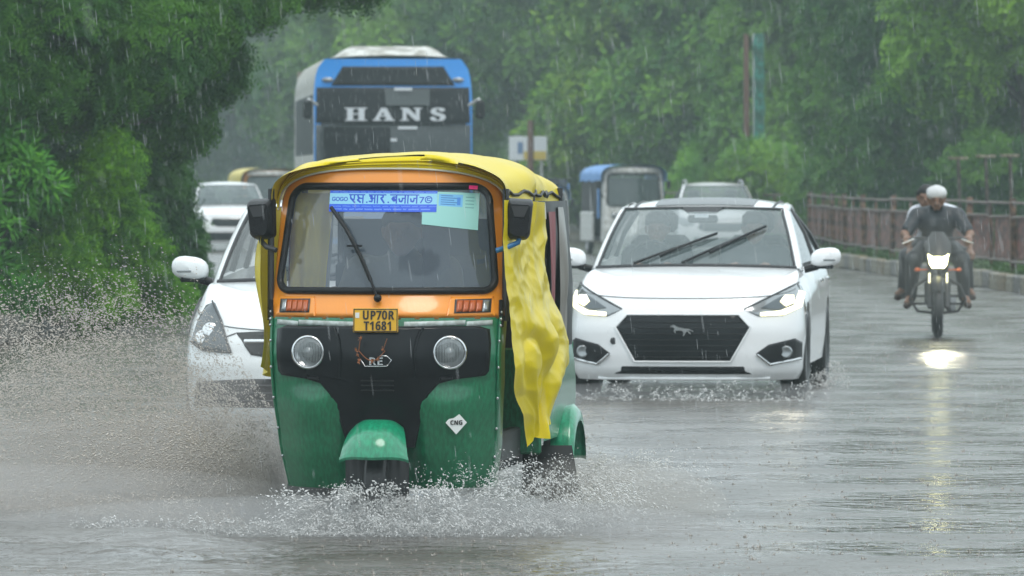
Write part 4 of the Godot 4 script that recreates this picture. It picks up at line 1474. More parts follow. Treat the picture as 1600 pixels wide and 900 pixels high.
# ---------------------------------------------------------------- the three-wheeler in front
const FACE_HALF := [[0.18, 0.470], [0.40, 0.505], [0.70, 0.528], [1.0, 0.535], [1.2, 0.530], [1.45, 0.515], [1.66, 0.50]]
const FACE_Z := [[0.18, -0.02], [0.40, 0.06], [0.62, 0.14], [0.80, 0.17], [0.95, 0.13], [1.08, 0.06], [1.35, -0.03], [1.66, -0.14]]

func face(x: float, y: float, lift: float) -> Vector3:
	var w := table(FACE_HALF, y)
	var k := absf(x) / w
	return Vector3(x, y, table(FACE_Z, y) - 0.24 * pow(k, 2.3)) + Vector3(signf(x) * 0.45 * pow(k, 1.3), 0.05, 1.0).normalized() * lift

func round_rect(half_low: float, half_top: float, y0: float, y1: float, r_low: float, r_top: float) -> Array:
	var out := []
	for corner in 4:
		var sx := 1.0 if corner in [0, 3] else -1.0
		var top := corner in [0, 1]
		var r := r_top if top else r_low
		var half := (half_top if top else half_low) - r
		var cy := y1 - r if top else y0 + r
		for k in 10:
			var q := PI / 2 * (corner + k / 9.0)
			out.append(Vector2(sx * half + cos(q) * r, cy + sin(q) * r))
		# straight run to the next corner
		var nt := corner in [3, 0]
		var nr := r_top if nt else r_low
		var nh := (half_top if nt else half_low) - nr
		var nsx := 1.0 if (corner + 1) % 4 in [0, 3] else -1.0
		var ncy := y1 - nr if nt else y0 + nr
		if corner == 0: nsx = -1.0; nr = r_top; nh = half_top - nr; ncy = y1 - nr
		if corner == 1: nr = r_low; nh = half_low - nr; ncy = y0 + nr
		if corner == 2: nr = r_low; nh = half_low - nr; ncy = y0 + nr
		if corner == 3: nr = r_top; nh = half_top - nr; ncy = y1 - nr
		var q2 := PI / 2 * (corner + 1)
		var stop := Vector2(nsx * nh + cos(q2) * nr, ncy + sin(q2) * nr)
		var from: Vector2 = out[-1]
		for k in range(1, 12): out.append(from.lerp(stop, k / 12.0))
	return out

func ink(im: Image, pts: Array, wide: float, c: Color) -> void:
	for k in pts.size() - 1:
		var a: Vector2 = pts[k]
		var b: Vector2 = pts[k + 1]
		var n := int(a.distance_to(b)) + 1
		for j in n + 1:
			var p := a.lerp(b, float(j) / n)
			im.fill_rect(Rect2i(int(p.x - wide / 2), int(p.y - wide / 2), int(wide), int(wide)), c)

# the printed strip on the windscreen
func banner_picture() -> ImageTexture:
	var im := Image.create(640, 128, false, Image.FORMAT_RGB8)
	var blue := Color(0.10, 0.33, 0.82)
	var pale := Color(0.52, 0.76, 0.86)
	im.fill(blue)
	im.fill_rect(Rect2i(0, 16, 640, 66), pale)
	var dark := Color(0.07, 0.27, 0.72)
	var r := RandomNumberGenerator.new()
	r.seed = 3
	for line in [[3, 9, 0.5], [89, 9, 0.5], [106, 11, 0.6]]:
		var x := 20
		while x < 610:
			var w := r.randi_range(18, 60)
			var bx := x
			while bx < x + w:
				im.fill_rect(Rect2i(bx, line[0] + 2 + r.randi_range(0, 2), 3, line[1] - 3), blue.lerp(Color(0.75, 0.85, 0.95), line[2]))
				bx += 5
			x += w + 12
	# word in round capitals
	var ox := 16.0
	for ch in "GOGO":
		var ring := []
		var n := 16 if ch == "O" else 13
		for k in n + 1:
			var q := TAU * k / 16.0 + (0.6 if ch == "G" else 0.0)
			ring.append(Vector2(ox + 11 + 10 * cos(q), 52 - 11 * sin(q)))
		if ch == "G":
			ring.append(Vector2(ox + 21, 53))
			ring.append(Vector2(ox + 12, 53))
		ink(im, ring, 4, dark)
		ox += 25
	# five Devanagari letters and two stops, drawn in strokes (0..1, headline on top)
	var glyphs := [
		[0.85, [[Vector2(0.62, 1), Vector2(0.62, 0.42)], [Vector2(0.16, 1), Vector2(0.13, 0.66), Vector2(0.3, 0.44), Vector2(0.62, 0.42)], [Vector2(0.34, 0.42), Vector2(0.72, 0.02)]]],
		[1.0, [[Vector2(0.82, 1), Vector2(0.82, 0)], [Vector2(0.14, 1), Vector2(0.2, 0.7), Vector2(0.45, 0.55), Vector2(0.82, 0.55)], [Vector2(0.36, 0.58), Vector2(0.14, 0.36), Vector2(0.5, 0.05)]]],
		[0.45, []],
		[1.25, [[Vector2(0.08, 0.82), Vector2(0.28, 0.92), Vector2(0.36, 0.74), Vector2(0.2, 0.6), Vector2(0.42, 0.42), Vector2(0.34, 0.14), Vector2(0.06, 0.18)], [Vector2(0.26, 0.58), Vector2(0.7, 0.58)], [Vector2(0.7, 1), Vector2(0.7, 0)], [Vector2(1.05, 1), Vector2(1.05, 0)]]],
		[0.75, [[Vector2(0.12, 1), Vector2(0.44, 0.95), Vector2(0.42, 0.72), Vector2(0.16, 0.58), Vector2(0.56, 0.02)]]],
		[0.45, []],
		[0.95, [[Vector2(0.76, 1), Vector2(0.76, 0)], [Vector2(0.76, 0.72), Vector2(0.42, 0.74), Vector2(0.2, 0.5), Vector2(0.42, 0.24), Vector2(0.76, 0.32)], [Vector2(0.28, 0.66), Vector2(0.66, 0.34)]]],
		[1.35, [[Vector2(0.8, 1), Vector2(0.8, 0)], [Vector2(0.04, 0.5), Vector2(0.12, 0.2), Vector2(0.32, 0.14), Vector2(0.46, 0.34), Vector2(0.46, 0.58), Vector2(0.8, 0.58)], [Vector2(1.15, 1), Vector2(1.15, 0)]]],
		[1.0, [[Vector2(0.8, 1), Vector2(0.8, 0)], [Vector2(0.04, 0.5), Vector2(0.12, 0.2), Vector2(0.32, 0.14), Vector2(0.46, 0.34), Vector2(0.46, 0.58), Vector2(0.8, 0.58)]]]]
	ox = 124.0
	for g in glyphs:
		var w: float = g[0] * 47.0
		if g[1].is_empty():
			im.fill_rect(Rect2i(int(ox + 8), 66, 9, 9), dark)
		else:
			ink(im, [Vector2(ox, 26), Vector2(ox + w, 26)], 7, dark)
			for stroke in g[1]:
				var pts := []
				for p in stroke: pts.append(Vector2(ox + p.x * 47.0, 26 + (1.0 - p.y) * 48.0))
				ink(im, pts, 8, dark)
		ox += w + 4
	ox += 4.0
	ink(im, [Vector2(ox, 40), Vector2(ox + 22, 40), Vector2(ox + 6, 72)], 6, dark)
	var ring := []
	for k in 17: ring.append(Vector2(ox + 50 + 19 * cos(TAU * k / 16.0), 54 + 19 * sin(TAU * k / 16.0)))
	ink(im, ring, 5, dark)
	ink(im, [Vector2(ox + 58, 46), Vector2(ox + 44, 46), Vector2(ox + 42, 58), Vector2(ox + 60, 60)], 5, dark)
	return ImageTexture.create_from_image(im)

func paper_picture() -> ImageTexture:
	var im := Image.create(160, 128, false, Image.FORMAT_RGB8)
	im.fill(Color(0.56, 0.77, 0.75))
	im.fill_rect(Rect2i(46, 8, 68, 44), Color(0.42, 0.68, 0.86))
	for k in 5: im.fill_rect(Rect2i(52, 12 + k * 8, 34 + (k * 13) % 22, 3), Color(0.2, 0.42, 0.66))
	im.fill_rect(Rect2i(98, 18, 10, 28), Color(0.25, 0.5, 0.8))
	for k in 4: im.fill_rect(Rect2i(122, 14 + k * 12, 24, 4), Color(0.42, 0.62, 0.62))
	return ImageTexture.create_from_image(im)

# a sheet on the face with picture coordinates
func face_sheet(x0: float, x1: float, top_l: float, top_r: float, low_l: float, low_r: float, lift: float) -> Shape:
	var s := Shape.new()
	var rows := []
	for r in 5:
		var row := PackedVector3Array()
		for k in 13:
			var u := k / 12.0
			row.append(face(lerpf(x0, x1, u), lerpf(lerpf(top_l, top_r, u), lerpf(low_l, low_r, u), r / 4.0), lift))
		rows.append(row)
	s.grid(rows, false, true)
	return s

# hanging cloth: corners by (u along, v down) with folds
func cloth(top: Callable, low: Callable, folds: float, deep: float, out: Vector3, seed_: int, nu := 40, nv := 36) -> Shape:
	var n := FastNoiseLite.new()
	n.seed = seed_
	n.frequency = 0.9
	n.fractal_octaves = 2
	var s := Shape.new()
	var rows := []
	for r in nv + 1:
		var v := r / float(nv)
		var row := PackedVector3Array()
		for k in nu + 1:
			var u := k / float(nu)
			var p: Vector3 = top.call(u).lerp(low.call(u), v)
			var fold := sin(u * folds + 1.5 * n.get_noise_2d(u * 0.7, v * 0.9) + v * 0.8)
			var swell := n.get_noise_2d(u * 1.3 + 7.0, v * 0.9)
			p += out * deep * (fold * 0.45 * (0.35 + 0.65 * v) + swell * 0.9 + 0.9 * sin(PI * minf(v * 1.2, 1.0)) * sin(PI * u))
			row.append(p)
		rows.append(row)
	s.grid(rows)
	return s

func rickshaw() -> void:
	var wet := {"normal_enabled": true, "normal_texture": M.beads, "normal_scale": 0.16, "uv1_triplanar": true, "uv1_scale": Vector3(4.5, 1.6, 4.5), "albedo_texture": M.runs, "clearcoat_enabled": true, "clearcoat": 0.6, "clearcoat_roughness": 0.1}
	var smooth := wet.duplicate()
	smooth.erase("albedo_texture")
	paint("orange_paint", lin(0.80, 0.275, 0.022), 0.36, smooth)
	paint("green_paint", lin(0.004, 0.175, 0.074), 0.34, wet)
	paint("fender_green", lin(0.008, 0.30, 0.15), 0.3, wet)
	paint("tarp", lin(0.70, 0.55, 0.002), 0.34, {"normal_enabled": true, "normal_texture": M.crumple, "normal_scale": 0.5, "uv1_triplanar": true, "uv1_scale": Vector3(1.6, 0.9, 1.6), "backlight_enabled": true, "backlight": Color(0.5, 0.45, 0.1), "cull_mode": BaseMaterial3D.CULL_DISABLED, "metallic_specular": 0.3, "clearcoat_enabled": true, "clearcoat": 0.12, "clearcoat_roughness": 0.08})
	paint("hem_white", lin(0.55, 0.53, 0.42), 0.6)
	paint("plate_yellow", lin(0.72, 0.40, 0.015), 0.35)
	paint("print_black", lin(0.015, 0.013, 0.012), 0.5)
	paint("sticker_white", lin(0.68, 0.70, 0.68), 0.4)
	paint("silver_strip", lin(0.50, 0.56, 0.55), 0.35, {"albedo_texture": M.blotch, "uv1_triplanar": true, "uv1_scale": Vector3(5, 5, 5)})
	paint("curtain_red", lin(0.20, 0.012, 0.018), 0.5)
	paint("curtain_clear", lin(0.20, 0.185, 0.165), 0.3)
	paint("blue_wrap", lin(0.02, 0.14, 0.33), 0.4)
	paint("garland", lin(0.24, 0.075, 0.02), 0.7)
	paint("pink", lin(0.85, 0.03, 0.22), 0.4)
	paint("rain_sheen_glass", lin(0.125, 0.16, 0.20, 0.50), 0.05)  # condensation and reflections mixed into one grey veil colour
	var t := thing("auto_rickshaw", "orange and green three-wheeler with yellow canvas roof driving through the water", "three-wheeler", Vector3(side_at(598, 29.0), 0, -29.0), deg_to_rad(-7.0))
	# --- orange head frame round the windscreen
	var outer := round_rect(0.536, 0.512, 0.962, 1.645, 0.02, 0.17)
	var inner := round_rect(0.492, 0.455, 1.088, 1.562, 0.05, 0.08)
	var s := Shape.new()
	var rows := []
	for r in 5:
		var row := PackedVector3Array()
		for k in outer.size():
			var p: Vector2 = outer[k].lerp(inner[k], r / 4.0)
			row.append(face(p.x, p.y, 0.004 if r in [1, 2, 3] else 0.0))
		rows.append(row)
	var wrap := PackedVector3Array()
	for p in rows[0]: wrap.append(p + Vector3(signf(p.x) * 0.004, 0, -0.09))
	rows.push_front(wrap)
	s.grid(rows, true)
	# swelling above the indicators
	part("front_frame", s, M.orange_paint, t)
	s = Shape.new()
	var ring := []
	for p in inner: ring.append(face(p.x, p.y, 0.006))
	ring.append(ring[0])
	s.tube(ring, 0.017, 8, false)
	part("windscreen_rubber", s, M.black_plastic, t)
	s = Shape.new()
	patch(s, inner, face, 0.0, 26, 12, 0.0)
	part("windscreen", s, M.rain_sheen_glass, t)
	# stickers on the glass
	var banner := paint("banner", Color.WHITE, 0.35, {"albedo_texture": banner_picture()})
	part("banner_sticker", face_sheet(-0.262, 0.232, 1.543, 1.541, 1.447, 1.445, 0.004), banner, t)
	var paper := paint("paper", Color.WHITE, 0.4, {"albedo_texture": paper_picture()})
	part("paper_sticker", face_sheet(0.170, 0.412, 1.540, 1.530, 1.390, 1.362, 0.0025), paper, t)
	part("pink_tag", face_sheet(0.362, 0.398, 1.565, 1.563, 1.548, 1.546, 0.026), M.pink, t)
	# --- green lower front
	s = Shape.new()
	rows = []
	for r in 25:
		var y := lerpf(0.968, 0.19, r / 24.0)
		var row := PackedVector3Array()
		var w := table(FACE_HALF, y)
		row.append(face(-w, y, 0) + Vector3(-0.004, 0, -0.12))
		for k in 41:
			var x := w * (k - 20) / 20.0
			var leg := smoothstep(0.70, 0.52, y) * smoothstep(0.12, 0.24, y) * exp(-pow((absf(x) - 0.33) / 0.14, 2.0))
			row.append(face(x, y, 0.0) + Vector3(0, 0, 0.05 * leg - 0.05 * smoothstep(0.62, 0.45, y) * smoothstep(0.2, 0.1, absf(x))))
		row.append(face(w, y, 0) + Vector3(0.004, 0, -0.12))
		rows.append(row)
	s.grid(rows)
	part("front_panel", s, M.green_paint, t)
	for side in [-1, 1]:
		var e := []
		for k in 16:
			var y := lerpf(1.0, 0.2, k / 15.0)
			e.append(face(side * (table(FACE_HALF, y) - 0.012), y, 0.006))
		s = Shape.new()
		s.tube(e, 0.007, 6)
		part("edge_bead", s, M.green_paint, t)
	# hinge plates with bolts at the upper corners
	for side in [-1, 1]:
		var hinge := Shape.new()
		hinge.box(Vector3(0, 0, 0), Vector3(0.022, 0.125, 0.012), Transform3D(Basis(Vector3.UP, side * 0.5), face(side * 0.524, 0.985, 0.012)), 0.003)
		part("hinge_plate", hinge, M.black_plastic, t)
		for y in [1.02, 0.99, 0.958, 0.93, 0.86, 0.74, 0.6, 0.46, 0.33]:
			var bolt := Shape.new()
			bolt.ball(face(side * (table(FACE_HALF, y) - 0.012), y, 0.018 if y > 0.92 else 0.013), Vector3(0.0065, 0.0065, 0.005), Transform3D(), 8, 5)
			part("bolt", bolt, M.alloy, t)
	# silver strip
	for run in [[-0.492, -0.385], [-0.38, -0.115], [0.115, 0.38], [0.385, 0.492]]:
		s = Shape.new()
		patch(s, [Vector2(run[0], 0.957), Vector2(run[1], 0.951), Vector2(run[1], 0.929), Vector2(run[0], 0.936)] if run[0] < 0 else [Vector2(run[0], 0.951), Vector2(run[1], 0.957), Vector2(run[1], 0.936), Vector2(run[0], 0.929)], face, 0.006, 8, 2, 0.002)
		part("silver_strip", s, M.silver_strip, t)
	# --- black fascia with the lamps
	s = Shape.new()
	var black := [[0.928, 0.44], [0.915, 0.482], [0.85, 0.487], [0.78, 0.484], [0.725, 0.478], [0.705, 0.462], [0.69, 0.335], [0.672, 0.268], [0.62, 0.222], [0.56, 0.20], [0.48, 0.178], [0.38, 0.15]]
	rows = []
	for b in black:
		var row := PackedVector3Array()
		row.append(face(-b[1] - 0.004, b[0], -0.01))
		for k in 33:
			var x: float = b[1] * (k - 16) / 16.0
			var brow := 0.018 * smoothstep(0.84, 0.90, b[0]) * smoothstep(0.16, 0.24, absf(x))
			var mid := 0.02 * smoothstep(0.20, 0.15, absf(x)) * smoothstep(0.5, 0.75, b[0])
			row.append(face(x, b[0], 0.014) + Vector3(0, 0, brow + mid))
		row.append(face(b[1] + 0.004, b[0], -0.01))
		rows.append(row)
	var over := PackedVector3Array()
	for p in rows[0]: over.append(p + Vector3(0, 0.003, -0.03))
	rows.push_front(over)
	s.grid(rows)
	part("black_fascia", s, M.black_gloss, t)
	for side in [-1, 1]:
		s = Shape.new()
		var e := []
		for p in [Vector2(0.2, 0.925), Vector2(0.175, 0.87), Vector2(0.165, 0.80), Vector2(0.17, 0.7)]: e.append(face(side * p.x, p.y, 0.03))
		s.tube(e, 0.006, 6)
		part("fascia_rib", s, M.black_gloss, t)
		s = Shape.new()
		s.box(Vector3.ZERO, Vector3(0.06, 0.018, 0.02), Transform3D(Basis(Vector3.UP, side * 0.35) * Basis(Vector3.BACK, side * 0.1), face(side * 0.30, 0.695, 0.016)), 0.005)
		part("fascia_tip", s, M.black_plastic, t)
	for k in 3:
		s = Shape.new()
		s.box(face(0, 0.685 - 0.022 * k, 0.028), Vector3(0.15, 0.006, 0.01), Transform3D(), 0.002)
		part("vent_slat", s, M.black_plastic, t)
	for side in [-1, 1]:
		var c := face(side * 0.318, 0.812, 0.014)
		var lamp := Node3D.new()
		lamp.name = "headlamp"
		t.add_child(lamp, true)
		var tilt := Transform3D(Basis(Vector3.UP, side * 0.12) * Basis(Vector3.RIGHT, PI / 2), c)
		s = Shape.new()
		s.lathe([Vector2(0.062, 0.006), Vector2(0.066, 0.022), Vector2(0.072, 0.024), Vector2(0.078, 0.018), Vector2(0.080, -0.02)], tilt, 36)
		part("bezel", s, M.chrome, lamp)
		s = Shape.new()
		s.lathe([Vector2(0.0001, -0.012), Vector2(0.02, -0.010), Vector2(0.045, 0.0), Vector2(0.066, 0.016)], tilt, 32)
		part("reflector", s, M.chrome, lamp)
		s = Shape.new()
		s.lathe([Vector2(0.0001, 0.03), Vector2(0.022, 0.029), Vector2(0.024, 0.012)], tilt, 20)
		part("bulb_cap", s, M.lamp_glass, lamp)
		s = Shape.new()
		for k in 19:
			var x := -0.063 + 0.007 * k
			var h := sqrt(maxf(0.0, 0.064 * 0.064 - x * x))
			s.tube([tilt * Vector3(x, 0.025, -h), tilt * Vector3(x, 0.033, 0), tilt * Vector3(x, 0.025, h)], 0.0014, 4, false)
		part("lens_ribs", s, M.lamp_glass, lamp)
		s = Shape.new()
		s.lathe([Vector2(0.0001, 0.038), Vector2(0.03, 0.036), Vector2(0.055, 0.03), Vector2(0.067, 0.023)], tilt, 32)
		part("lens", s, M.clear_glass, lamp)
	# indicators
	for side in [-1, 1]:
		var ind := Node3D.new()
		ind.name = "indicator"
		t.add_child(ind, true)
		s = Shape.new()
		patch(s, [Vector2(side * 0.405 - 0.076, 0.988), Vector2(side * 0.405 - 0.076, 1.05), Vector2(side * 0.405 + 0.076, 1.053), Vector2(side * 0.405 + 0.076, 0.991)], face, 0.012, 8, 3, 0.004)
		part("housing", s, M.dark_trim, ind)
		for k in 5:
			s = Shape.new()
			var x0: float = side * 0.405 - side * 0.068 + side * k * 0.027
			patch(s, [Vector2(minf(x0, x0 + side * 0.025), 0.994), Vector2(minf(x0, x0 + side * 0.025), 1.046), Vector2(maxf(x0, x0 + side * 0.025), 1.046), Vector2(maxf(x0, x0 + side * 0.025), 0.996)], face, 0.02, 3, 3, 0.0)
			part("lens_cell", s, M.lamp_glass if k == 4 else M.amber, ind)
		s = Shape.new()
		patch(s, [Vector2(side * 0.40 - 0.10, 0.975), Vector2(side * 0.40 - 0.09, 1.062), Vector2(side * 0.40 + 0.09, 1.062), Vector2(side * 0.40 + 0.10, 0.975)], face, 0.008, 10, 5, 0.01)
		part("pod", s, M.orange_paint, ind)
	# number plate
	var plate := Node3D.new()
	plate.name = "number_plate"
	t.add_child(plate, true)
	var pz := Transform3D(Basis(Vector3.RIGHT, -0.06), face(-0.005, 0.956, 0.062))
	s = Shape.new()
	s.box(Vector3.ZERO, Vector3(0.205, 0.108, 0.008), pz, 0.003)
	part("plate", s, M.plate_yellow, plate)
	s = Shape.new()
	for q in [[Vector3(0, 0.05, 0.005), Vector3(0.2, 0.004, 0.002)], [Vector3(0, -0.05, 0.005), Vector3(0.2, 0.004, 0.002)], [Vector3(0.098, 0, 0.005), Vector3(0.004, 0.1, 0.002)], [Vector3(-0.098, 0, 0.005), Vector3(0.004, 0.1, 0.002)]]: s.box(q[0], q[1], pz)
	part("plate_border", s, M.print_black, plate)
	lettering("plate_letters", "UP70R", false, 0.040, 0.86, M.print_black, pz * Transform3D(Basis(), Vector3(0.012, 0.022, 0.006)), plate)
	lettering("plate_letters", "T1681", false, 0.040, 0.86, M.print_black, pz * Transform3D(Basis(), Vector3(0.012, -0.026, 0.006)), plate)
	s = Shape.new()
	s.box(Vector3(-0.083, 0.022, 0.005), Vector3(0.018, 0.024, 0.002), pz)
	part("plate_hologram", s, M.sticker_white, plate)
	# badge
	var badge := Node3D.new()
	badge.name = "badge"
	t.add_child(badge, true)
	var bz := Transform3D(Basis(), face(0.0, 0.772, 0.052))
	s = Shape.new()
	var rim := []
	for p in [Vector2(-0.068, 0.008), Vector2(-0.05, -0.022), Vector2(0.05, -0.022), Vector2(0.07, 0.006), Vector2(0.05, 0.024), Vector2(0.018, 0.026)]: rim.append(bz * Vector3(p.x, p.y, 0))
	s.tube(rim, 0.0025, 5)
	part("badge_rim", s, M.chrome, badge)
	lettering("badge_letters", "RE", false, 0.034, 1.25, M.chrome, bz, badge)
	# withered garland tied below the plate
	var gar := thing("garland", "withered orange flower garland hanging on the badge of the three-wheeler", "garland", t.transform * face(-0.045, 0.80, 0.062), deg_to_rad(-7.0))
	s = Shape.new()
	var line := []
	for k in 11: line.append(Vector3(-0.03 + 0.012 * k, 0.02 - 0.045 * sin(PI * k / 10.0), 0))
	s.tube(line, 0.0022, 4)
	s.tube([Vector3(0.08, 0.02, 0), Vector3(0.1, 0.075, 0.01)], 0.002, 4)
	s.tube([Vector3(-0.03, 0.02, 0), Vector3(-0.02, 0.08, 0.01)], 0.002, 4)
	part("string", s, M.garland, gar)
	for p in [Vector3(-0.035, 0.0, 0), Vector3(-0.028, -0.026, 0), Vector3(-0.042, 0.022, 0), Vector3(0.078, 0.024, 0.0), Vector3(0.055, -0.02, 0), Vector3(-0.02, 0.075, 0.01), Vector3(0.03, -0.03, 0)]:
		s = Shape.new()
		for k in 7:
			var d := any_way(rng)
			s.tri(p, p + d * 0.013 + any_way(rng) * 0.004, p + d * 0.011 + any_way(rng) * 0.007)
		s.ball(p, Vector3(0.006, 0.006, 0.006), Transform3D(), 7, 5)
		part("flower", s, M.garland, gar)
	# wiper
	var wiper := Node3D.new()
	wiper.name = "wiper"
	t.add_child(wiper, true)
	s = Shape.new()
	s.ball(face(-0.008, 1.055, 0.035), Vector3(0.019, 0.019, 0.02), Transform3D(), 14, 8)
	part("spindle", s, M.black_gloss, wiper)
	s = Shape.new()
	s.tube([face(-0.008, 1.055, 0.04), face(-0.07, 1.2, 0.045), face(-0.135, 1.32, 0.04)], [0.006, 0.005, 0.004], 6)
	part("arm", s, M.black_plastic, wiper)
	s = Shape.new()
	s.tube([face(-0.045, 1.135, 0.026), face(-0.1, 1.25, 0.03), face(-0.17, 1.37, 0.03), face(-0.245, 1.465, 0.026)], 0.009, 6)
	s.box(face(-0.125, 1.29, 0.035), Vector3(0.07, 0.009, 0.012), Transform3D())
	part("blade", s, M.black_plastic, wiper)
	# gas sticker
	var gas := Node3D.new()
	gas.name = "gas_sticker"
	t.add_child(gas, true)
	var gz := Transform3D(Basis(Vector3.UP, 0.42), face(0.330, 0.492, 0.056))
	s = Shape.new()
	s.prism(PackedVector2Array([Vector2(0, 0.053), Vector2(0.05, 0), Vector2(0, -0.053), Vector2(-0.05, 0)]), 0.003, gz)
	part("sticker", s, M.sticker_white, gas)
	lettering("sticker_letters", "CNG", false, 0.020, 1.0, M.print_black, gz * Transform3D(Basis(), Vector3(0, 0, 0.002)), gas)
	# --- front mudguard, flap, wheel
	s = Shape.new()
	rows = []
	for r in 15:
		var k := r / 14.0
		var a := lerpf(0.3, 1.5, pow(k, 0.9))
		var row := PackedVector3Array()
		var half := lerpf(0.10, 0.158, pow(k, 0.55))
		for j in 21:
			var u := -1.0 + j / 10.0
			var dip := 0.03 * pow(absf(u), 4.0)
			row.append(Vector3(half * u, 0.335 + 0.185 * cos(a) - dip + (0.014 * pow(absf(u), 2.0) if r > 12 else 0.0), 0.12 + 0.25 * sin(a) - 0.08 * pow(absf(u), 2.2)))
		rows.append(row)
	s.grid(rows)
	var lip := PackedVector3Array()
	for p in rows[14]: lip.append(p + Vector3(0, -0.012, -0.01))
	s.grid([rows[14], lip])
	part("front_mudguard", s, M.fender_green, t)
	s = Shape.new()
	rows = []
	for r in 4:
		var row := PackedVector3Array()
		for j in 25:
			var u := -1.0 + j / 12.0
			row.append(Vector3(0.145 * u, 0.345 - 0.085 * r, 0.215 - 0.05 * u * u + 0.01 * (j % 3 == 0 as int)))
		rows.append(row)
	s.grid(rows)
	part("front_mudflap", s, M.rubber, t)
	wheel(t, Vector3(0, 0.205, 0.08), 0.205, 0.105, 4)
	# underside and floor
	s = Shape.new()
	s.box(Vector3(0, 0.26, -1.3), Vector3(0.84, 0.06, 1.7), Transform3D(), 0.01)
	s.box(Vector3(0, 0.33, -1.95), Vector3(0.5, 0.22, 0.4), Transform3D(), 0.03)
	part("chassis", s, M.dark_trim, t)
	# --- body behind
	s = Shape.new()
	for side in [-1, 1]:
		rows = []
		for r in 6:
			var row := PackedVector3Array()
			for k in 9:
				row.append(Vector3(side * (0.595 + 0.02 * sin(PI * r / 5.0)), lerpf(0.80, 0.36, r / 5.0), lerpf(-1.18, -2.36, k / 8.0)))
			rows.append(row)
		s.grid(rows)
	s.box(Vector3(0, 0.58, -2.37), Vector3(1.2, 0.46, 0.03), Transform3D(), 0.01)
	s.box(Vector3(0, 0.55, -1.17), Vector3(1.17, 0.5, 0.03), Transform3D(), 0.01)
	part("rear_body", s, M.green_paint, t)
	for x in [-0.44, 0.46]:
		s = Shape.new()
		s.box(Vector3(x, 0.36, -0.78), Vector3(0.06, 0.14, 0.74), Transform3D(), 0.01)
		part("door_sill", s, M.rubber, t)
	for side in [-1, 1]:
		# arched guard over the rear wheel
		s = Shape.new()
		rows = []
		for r in 13:
			var q := PI * r / 12.0
			rows.append(PackedVector3Array([Vector3(side * 0.56, 0.235 + 0.255 * sin(q), -2.0 + 0.27 * cos(q)), Vector3(side * 0.645, 0.235 + 0.275 * sin(q), -2.0 + 0.29 * cos(q)), Vector3(side * 0.672, 0.23 + 0.25 * sin(q), -2.0 + 0.28 * cos(q)), Vector3(side * 0.676, 0.22 + 0.21 * sin(q), -2.0 + 0.27 * cos(q))]))
		s.grid(rows)
		part("rear_mudguard", s, M.fender_green, t)
		s = Shape.new()
		rows = []
		for r in 5:
			rows.append(PackedVector3Array([Vector3(side * 0.43, 0.32 - 0.06 * r, -1.72 + 0.01 * r), Vector3(side * 0.55, 0.32 - 0.06 * r, -1.70 + 0.015 * r), Vector3(side * (0.668 + 0.012 * r), 0.32 - 0.062 * r, -1.72 + 0.01 * r)]))
		s.grid(rows)
		part("rear_mudflap", s, M.rubber, t)
		wheel(t, Vector3(side * 0.565, 0.205, -2.0), 0.205, 0.11, 4)
	s = Shape.new()
	s.box(Vector3(0.50, 0.45, -1.02), Vector3(0.14, 0.30, 0.2), Transform3D(Basis(Vector3.UP, 0.2), Vector3.ZERO), 0.02)
	part("side_box", s, M.green_paint, t)
	# frame posts
	for x in [-0.54, 0.54]:
		for z in [-0.16, -1.16, -2.3]:
			s = Shape.new()
			s.tube([Vector3(x, 0.4 if z < -1 else 0.95, z), Vector3(x, 1.55, z - 0.02)], 0.016, 6)
			part("frame_post", s, M.dark_trim, t)
	# --- canvas roof
	var n := FastNoiseLite.new()
	n.seed = 31
	n.frequency = 0.9
	n.fractal_octaves = 2
	s = Shape.new()
	rows = []
	for r in 31:
		var k := r / 30.0
		var z := lerpf(-0.06, -2.38, k)
		var row := PackedVector3Array()
		for j in 61:
			var u := -1.0 + j / 30.0
			var q := u * PI / 2
			var half := 0.535 + 0.03 * smoothstep(0.0, 0.2, k) - 0.03 * k
			var x := half * signf(q) * pow(absf(sin(q)), 0.72)
			var hem := lerpf(1.50, 1.485, k)
			var top := 1.668 + 0.046 * smoothstep(0.0, 0.16, k) - 0.02 * k - 0.05 * smoothstep(0.9, 1.0, k)
			var y := hem + (top - hem) * pow(maxf(cos(q), 0.0), 0.62)
			if r == 0: y = minf(y, 1.655 - 0.0 * k)
			var fold := n.get_noise_3d(x * 1.2, y * 1.5, z * 1.5)
			var out := Vector3(signf(u) * pow(absf(u), 2.0), 1.0 - absf(u), 0).normalized()
			var sag := 0.02 * pow(sin(k * PI * 3.0), 2.0) * smoothstep(0.25, 0.7, absf(u))
			row.append(Vector3(x, y, z) + out * (0.035 * fold * smoothstep(0.0, 0.08, k) - sag + 0.05 * smoothstep(0.55, 0.9, absf(u)) * sin(PI * clampf(k * 1.5, 0, 1)) * (0.6 + 0.8 * fold)))
		rows.append(row)
	# front hem turned over the frame
	var fronts := []
	for r in 5:
		var row := PackedVector3Array()
		for j in 61:
			var u := -1.0 + j / 30.0
			var q := u * PI / 2
			var k := r / 4.0
			var x := lerpf(0.525, 0.535, k) * signf(q) * pow(absf(sin(q)), 0.74)
			var y := 1.455 + lerpf(0.19, 0.224 + 0.012 * sin(9.0 * u), k) * pow(maxf(cos(q), 0.0), 0.66) + 0.02 * k
			row.append(Vector3(x, y, 0.0) + Vector3(0, 0, table(FACE_Z, y) - 0.24 * pow(absf(x) / 0.52, 2.3) + lerpf(0.012, 0.03, sin(PI * k)) - 0.03 * k))
		fronts.append(row)
	var all := fronts + rows.slice(1)
	s.grid(all)
	var roof := part("canvas_roof", s, M.tarp, t)
	s = Shape.new()
	line = []
	for p in fronts[0]: line.append(p + Vector3(0, -0.003, 0.004))
	s.tube(line, 0.0055, 5)
	part("front_hem", s, M.hem_white, roof)
